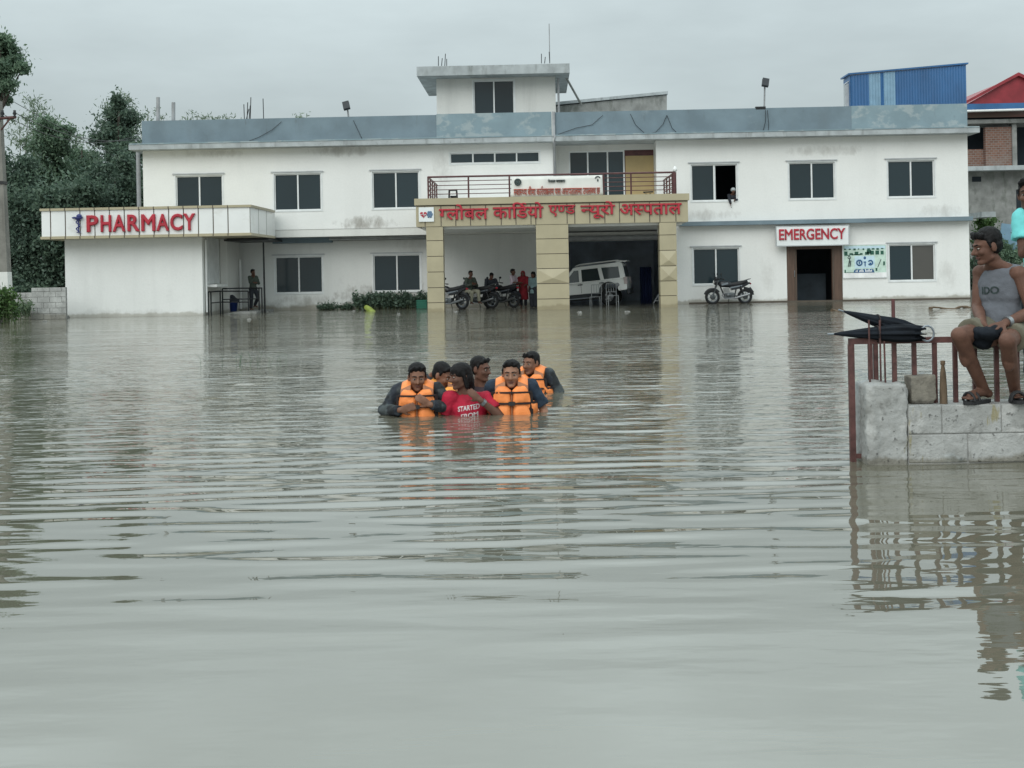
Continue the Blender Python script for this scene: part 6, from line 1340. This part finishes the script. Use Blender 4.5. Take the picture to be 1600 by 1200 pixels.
def car():
    c = at(920, 470, 53.3); root = thing('suv', 'white five door off-road car standing nose down in the flooded garage', 'car', (c.x - .22, 52.75, -.14)); root.scale = (.96, .96, .96); root.rotation_euler = (0, R(-4.6), R(-10))
    L0, L1 = -2.0, 2.0
    def arch(cx, r_, z0): return [(cx + r_ * math.cos(a), z0 + r_ * math.sin(a)) for a in np.linspace(0, math.pi, 9)]
    low = [(L1, .62), (L1 + .03, .95), (L1, 1.10), (-.78, 1.06), (-1.75, 1.0), (L0, .9), (L0 - .05, .62)] + arch(-1.28, .42, .60)[::-1] + arch(1.22, .42, .60)[::-1]
    b = MB(); b.prism(low, -.86, .86); bo = b.build('body', 'carwhite', root, False); bv = bo.modifiers.new('b', 'BEVEL'); bv.width = .03; bv.segments = 2; bv.limit_method = 'ANGLE'
    g = MB(); gx0, gx1 = -.62, 1.98
    vs = [];
    prof = [(gx1, 1.10), (1.90, 1.72), (1.80, 1.80), (-.05, 1.76), (-.20, 1.72), (-.85, 1.07)]
    for (yy, ins) in ((-.85, 0), (.85, 0)):
        for (x_, z_) in prof: vs.append((x_, yy * (1 - .10 * (z_ - 1.07) / .7), z_))
    n = len(prof); g.add(vs, [tuple(range(n)), tuple(range(n, 2 * n))[::-1]] + [(i, (i + 1) % n, n + (i + 1) % n, n + i)[::-1] for i in range(n)]); go = g.build('cabin', 'carwhite', root, False)
    ya = lambda z: .85 * (1 - .10 * (z - 1.07) / .7)
    def pane(poly, name, par):
        for sg_ in (-1, 1):
            m_ = MB(); vs = [(x_, sg_ * (ya(z_) + o_), z_) for o_ in (-.01, .006) for (x_, z_) in poly]; k = len(poly)
            m_.add(vs, [tuple(range(k)), tuple(range(k, 2 * k))[::-1]] + [(i, (i + 1) % k, k + (i + 1) % k, k + i) for i in range(k)]); m_.build(name, 'glassdark', par, False)
    pane([(-.62, 1.12), (.02, 1.12), (.02, 1.62), (-.17, 1.62)], 'side_window', go); pane([(.14, 1.12), (.92, 1.12), (.84, 1.64), (.14, 1.63)], 'side_window', go); pane([(1.08, 1.14), (1.76, 1.15), (1.72, 1.62), (1.00, 1.64)], 'side_window', go)
    m_ = MB(); m_.add([(1.965, -.66, 1.18), (1.965, .66, 1.18), (1.91, .60, 1.62), (1.91, -.60, 1.62), (1.985, -.66, 1.18), (1.985, .66, 1.18), (1.93, .60, 1.62), (1.93, -.60, 1.62)], [(0, 1, 2, 3), (7, 6, 5, 4), (0, 4, 5, 1), (1, 5, 6, 2), (2, 6, 7, 3), (3, 7, 4, 0)]); m_.build('rear_window', 'glassdark', go, False)
    m_ = MB(); m_.add([(-.80, -.68, 1.12), (-.80, .68, 1.12), (-.24, .62, 1.68), (-.24, -.62, 1.68), (-.83, -.68, 1.12), (-.83, .68, 1.12), (-.27, .62, 1.68), (-.27, -.62, 1.68)], [(0, 1, 2, 3), (7, 6, 5, 4), (0, 4, 5, 1), (1, 5, 6, 2), (2, 6, 7, 3), (3, 7, 4, 0)]); m_.build('windscreen', 'glassdark', go, False)
    m_ = MB()
    for sg_ in (-1, 1): m_.tube([(-.1, sg_ * .72, 1.80), (.1, sg_ * .72, 1.86), (1.7, sg_ * .70, 1.89), (1.95, sg_ * .68, 1.82)], .022, 6)
    m_.box(1.6, 2.08, -.66, .66, 1.80, 1.84); m_.build('roof_rack', 'carwhite', go, False)
    for x_ in (-1.28, 1.22):
        for sg_ in (-1, 1):
            w_ = MB(); w_.torus((x_, sg_ * .76, .38), .27, .11, n=26, m=10); wo = w_.build('wheel', 'tyre', root, False); r_ = MB(); r_.lathe((x_, sg_ * .76 - .07, .38), [(0, 0), (.20, 0), (.20, .14), (0, .14)], 16, 'y')
            for q in range(5): a = q * 1.2566; r_.obox((x_ + .1 * math.cos(a), sg_ * .845, .38 + .1 * math.sin(a)), .09, .012, .03, Euler((0, -a, 0)).to_matrix())
            r_.build('rim', 'chrome', wo, False)
    m_ = MB(); m_.box(-.84, .78, -.82, .82, .34, .60); m_.build('underbody', 'cargrey', root, False)
    for sg_ in (-1, 1):
        MB().box(-.70, .62, sg_ * .92 - .07, sg_ * .92 + .07, .40, .45, .015).build('running_board', 'silver', root, False)
        for x_ in (-.05, .86): MB().box(x_, x_ + .2, sg_ * .875 - .012, sg_ * .875 + .012, .98, 1.02).build('door_handle', 'cargrey', bo, False)
        MB().box(1.9, 2.045, sg_ * .80 - .075, sg_ * .80 + .075, .86, 1.16, .02).build('tail_lamp', 'redlamp', bo, False)
        MB().lathe((1.62, sg_ * .868 - .006, .86), [(0, 0), (.085, 0), (.085, .012), (0, .012)], 16, 'y').build('fuel_cap' if sg_ < 0 else 'side_badge', 'pipegrey', bo, False)
        j_ = MB(); [j_.box(x_ - .006, x_ + .006, sg_ * .861 - .002, sg_ * .861 + .002, .64, 1.06) for x_ in (-.66, .08, .98)]; j_.build('door_gap', 'joint', bo, False)
    MB().box(1.98, 2.10, -.84, .84, .44, .64, .03).build('rear_bumper', 'cargrey', root, False); MB().box(-2.16, -1.98, -.84, .84, .42, .64, .03).build('front_bumper', 'cargrey', root, False)
    for sg_ in (-1, 1): MB().ell((-2.03, sg_ * .66, .86), (.05, .16, .09)).build('headlamp', 'chrome', root, False); MB().ell((-.62, sg_ * .98, 1.14), (.06, .11, .09)).build('wing_mirror', 'carwhite', root, False)
car()

# ------------------------------------------------------------------ garage and balcony things
def metal_chair(label, loc, rz):
    root = thing('metal_chair', label, 'chair', loc, rz, 'steel chairs in front of the garage'); r_ = .016
    for (x_, y_, hh) in ((-.2, -.2, .45), (.2, -.2, .45), (-.2, .2, .92), (.2, .2, .92)): MB().tube([(x_, y_, -.25), (x_, y_, hh)], r_, 6).build('leg', 'aluold', root, False)
    MB().box(-.21, .21, -.21, .19, .435, .45, .004).build('seat', 'aluold', root, False); b = MB(); b.tube([(-.2, .2, .92), (.2, .2, .92)], r_, 6); b.tube([(-.2, .2, .58), (.2, .2, .58)], r_ * .8, 6)
    for x_ in (-.1, 0, .1): b.tube([(x_, .2, .58), (x_, .2, .92)], r_ * .7, 5)
    b.build('backrest', 'aluold', root, False); s_ = MB(); s_.tube([(-.2, -.2, .2), (-.2, .2, .2)], r_ * .7, 5); s_.tube([(.2, -.2, .2), (.2, .2, .2)], r_ * .7, 5); s_.build('stretcher', 'aluold', root, False)
    return root
q = at(957, 478, 50.9); ch = metal_chair('pale steel chair in front of the car, the one nearer its rear wheel', (q.x, 50.9, -.05), R(8))
q = at(931, 476, 51.3); dup(ch, (q.x, 51.3, -.10), R(-12), 'pale steel chair in front of the car doors, left of the other steel chair')
cu = MB(); x0, x1 = X(1000, 450, 53.6), X(1018, 450, 53.6); zt_ = Z(1008, 417, 53.6); k = 26; vs = []
for i in range(k + 1):
    x_ = x0 + (x1 - x0) * i / k
    for z_ in (-.3, .4, 1.0, zt_): vs.append((x_ + (.03 * math.sin(z_ * 5) if z_ < 1 else 0), 53.6 + .06 * math.sin(i * 1.5) + .02 * math.sin(i * .7 + z_), z_))
cu.add(vs, [(i * 4 + j_, (i + 1) * 4 + j_, (i + 1) * 4 + j_ + 1, i * 4 + j_ + 1) for i in range(k) for j_ in range(3)], True); co_ = cu.build('curtain', 'bluecloth'); co_.modifiers.new('t', 'SOLIDIFY').thickness = .01
tag(co_, 'dark blue cloth curtain hanging in the garage right of the car', 'curtain')
lp = MB(); q0, q1 = at(1021, 474, 52.0), at(1029, 460, 52.3); lp.tube([q0, q1], .02, 6); lp.tube([q1, at(1030, 475, 52.0)], .02, 6); lp.tube([at(1023, 470, 52.1), at(1030, 470, 52.1)], .016, 5); tag(lp.build('folding_trestle', 'aluold'), 'small pale folding trestle by the right garage edge', 'trestle')
q = at(708, 309, 47.3); stl = thing('stool', 'black frame stool with pale seat back on the balcony behind the sign', 'stool', (q.x, 47.3, zUB)); s_ = MB(); zt_ = Z(708, 297, 47.3) - zUB
for (a, b_) in ((-.16, -.14), (.16, -.14), (-.16, .14), (.16, .14)): s_.tube([(a * 1.2, b_ * 1.2, -.02), (a * .85, b_ * .85, zt_ - .02)], .028, 6)
s_.build('legs', 'black', stl, False); MB().box(-.16, .16, -.16, .16, zt_ - .03, zt_ + .01, .012).build('seat', 'black', stl, False); MB().obox((0, .1, zt_ * .6), .11, .015, .28, Matrix.Identity(3)).build('splat', 'darkcloth', stl, False)
q = at(1013, 302, 47.2); m_ = MB(); m_.lathe((q.x, 47.2, zc - .02), [(0, 0), (.10, 0), (.16, .09), (.15, .09), (.09, .02), (0, .02)], 14); m_.cap((q.x - .18, 47.2, zc + .12), .025, (q.x + .16, 47.2, zc + .13), .03); tag(m_.remesh('potted_dish', 'darkcloth', None, .02, 1, world=True), 'small dark dish standing on the balcony coping at right', 'dish')

# ------------------------------------------------------------------ people at the hospital
def bystander(px, foot_py, top_py, Y, label, **kw):
    p = at(px, foot_py, Y); zt_ = Z(px, top_py, Y); h = kw.pop('h', max(1.45, min(1.72, zt_ - p.z))); return person(label, (p.x, Y, zt_ - h), h=h, vox=.018, **kw)
bystander(396, 485, 421, 51.1, 'man in olive shirt standing behind the ramp railing with a hand at his chin', rz=R(50), skin='skin3', top=dict(m='olive', sleeve=1.8, hem=.12), bottom=dict(m='darkcloth', len=1.95),
          J=dict(elR=(-.22, -.10, 1.16), wrR=(-.06, -.16, 1.40), hdR=(.2, -.1, .9), hnR=(0, 1, 0), elL=(.24, -.08, 1.12), wrL=(.02, -.20, 1.15), hdL=(-1, 0, .1), hnL=(0, 1, 0), knL=(.12, -.16, .52), anL=(.11, .06, .20), toeL=(.12, -.12, .14)))
sit = dict(pelvis=(0, 0, .52), neck=(0, -.06, 1.03), head=(0, -.12, 1.19), shL=(.178, -.06, .985), shR=(-.178, -.06, .985), elL=(.25, -.16, .72), elR=(-.25, -.16, .72), wrL=(.04, -.32, .80), wrR=(-.04, -.32, .78), hdL=(-.8, -.4, .2), hdR=(.8, -.4, .2), hnL=(0, 1, 0), hnR=(0, 1, 0),
           hipL=(.09, 0, .50), hipR=(-.09, 0, .50), knL=(.14, -.42, .50), knR=(-.14, -.40, .46), anL=(.16, -.44, .08), anR=(-.16, -.36, .06), toeL=(.18, -.62, .03), toeR=(-.18, -.54, .02))
q = at(733, 423, 50.0); person('man in olive shirt and khaki trousers sitting sideways on a motorcycle in the left bay', (q.x, 50.0, q.z - 1.31), rz=R(35), h=1.7, skin='skin3', vox=.018, top=dict(m='olive', sleeve=1.9, hem=.10), bottom=dict(m='khakitrouser', len=1.9), J=sit)
q = at(765, 427, 50.3); person('hunched person in dark jacket leaning on a motorcycle in the left bay', (q.x, 50.4, q.z - 1.55), rz=R(18), h=1.66, skin='skin3', hair='full', vox=.018, pitch=R(25), top=dict(m='darkcloth', sleeve=1.9, hem=.14, name='jacket'), bottom=dict(m='darkcloth', len=1.9),
           J=dict(neck=(0, -.16, 1.36), head=(0, -.26, 1.47), shL=(.19, -.14, 1.32), shR=(-.19, -.14, 1.32), elL=(.26, -.28, 1.06), elR=(-.26, -.28, 1.06), wrL=(.14, -.46, .98), wrR=(-.14, -.46, .98)))
bystander(802, 478, 421, 50.4, 'person in pale pink shirt standing in the left bay talking to the woman in maroon', rz=R(62), skin='skin3', top=dict(m='pinkshirt', sleeve=1.2, hem=.18), bottom=dict(m='darkcloth', len=1.6), J=dict(elR=(-.24, -.10, 1.12), wrR=(-.16, -.34, 1.08), hdR=(.2, -1, .2), hnR=(1, 0, 0), elL=(.24, -.10, 1.12), wrL=(.16, -.32, 1.06), hdL=(-.2, -1, .2), hnL=(-1, 0, 0), knL=(.10, -.12, .50), anL=(.10, -.16, .08), toeL=(.12, -.34, .03), anR=(-.10, .18, .10), toeR=(-.12, .02, .03)))
bystander(818, 477, 424, 50.6, 'woman wrapped from head to shins in maroon red cloth in the left bay', rz=R(-8), skin='skin3', hair='none', top=dict(m='redcloth', sleeve=1.3, robe=.34, shawl=1, f=.03, name='dress', disp=.015), bottom=dict(m='darkcloth', len=1.9), J=dict(elR=(-.26, -.10, 1.12), wrR=(-.08, -.22, 1.05), elL=(.26, -.10, 1.12), wrL=(.08, -.22, 1.05)))
bystander(834, 477, 425, 50.3, 'dark haired woman in teal shawl half hidden by the middle portico pillar', rz=R(-35), skin='skin3', hair='long', top=dict(m='tealcloth', sleeve=1.2, hem=.3, f=.025), bottom=dict(m='darkcloth', len=1.95, f=.05))
q = at(1144, 291, 51.35); person('person with pale head cloth leaning out of the open upper window', (q.x, 51.42, q.z - 1.62), h=1.62, skin='skin3', hair='none', vox=.018, pitch=R(15), top=dict(m='darkcloth', sleeve=1.9), bottom=dict(m='darkcloth', len=1.9),
       J=dict(neck=(0, -.22, 1.36), head=(0, -.34, 1.50), shL=(.17, -.22, 1.31), shR=(-.17, -.22, 1.31), elL=(.20, -.38, 1.10), elR=(-.18, -.46, 1.12), wrL=(.02, -.50, 1.12), wrR=(-.14, -.52, .92)))
r_ = [o for o in bpy.data.objects if o.name.startswith('person') and o.get('label', '').startswith('person with pale')][0]
m_ = MB(); k = 1.62 / 1.7; m_.ell((0, -.325 * k, 1.535 * k), (.10, .12, .095)); m_.remesh('head_cloth', 'slab', r_, .014, 2)
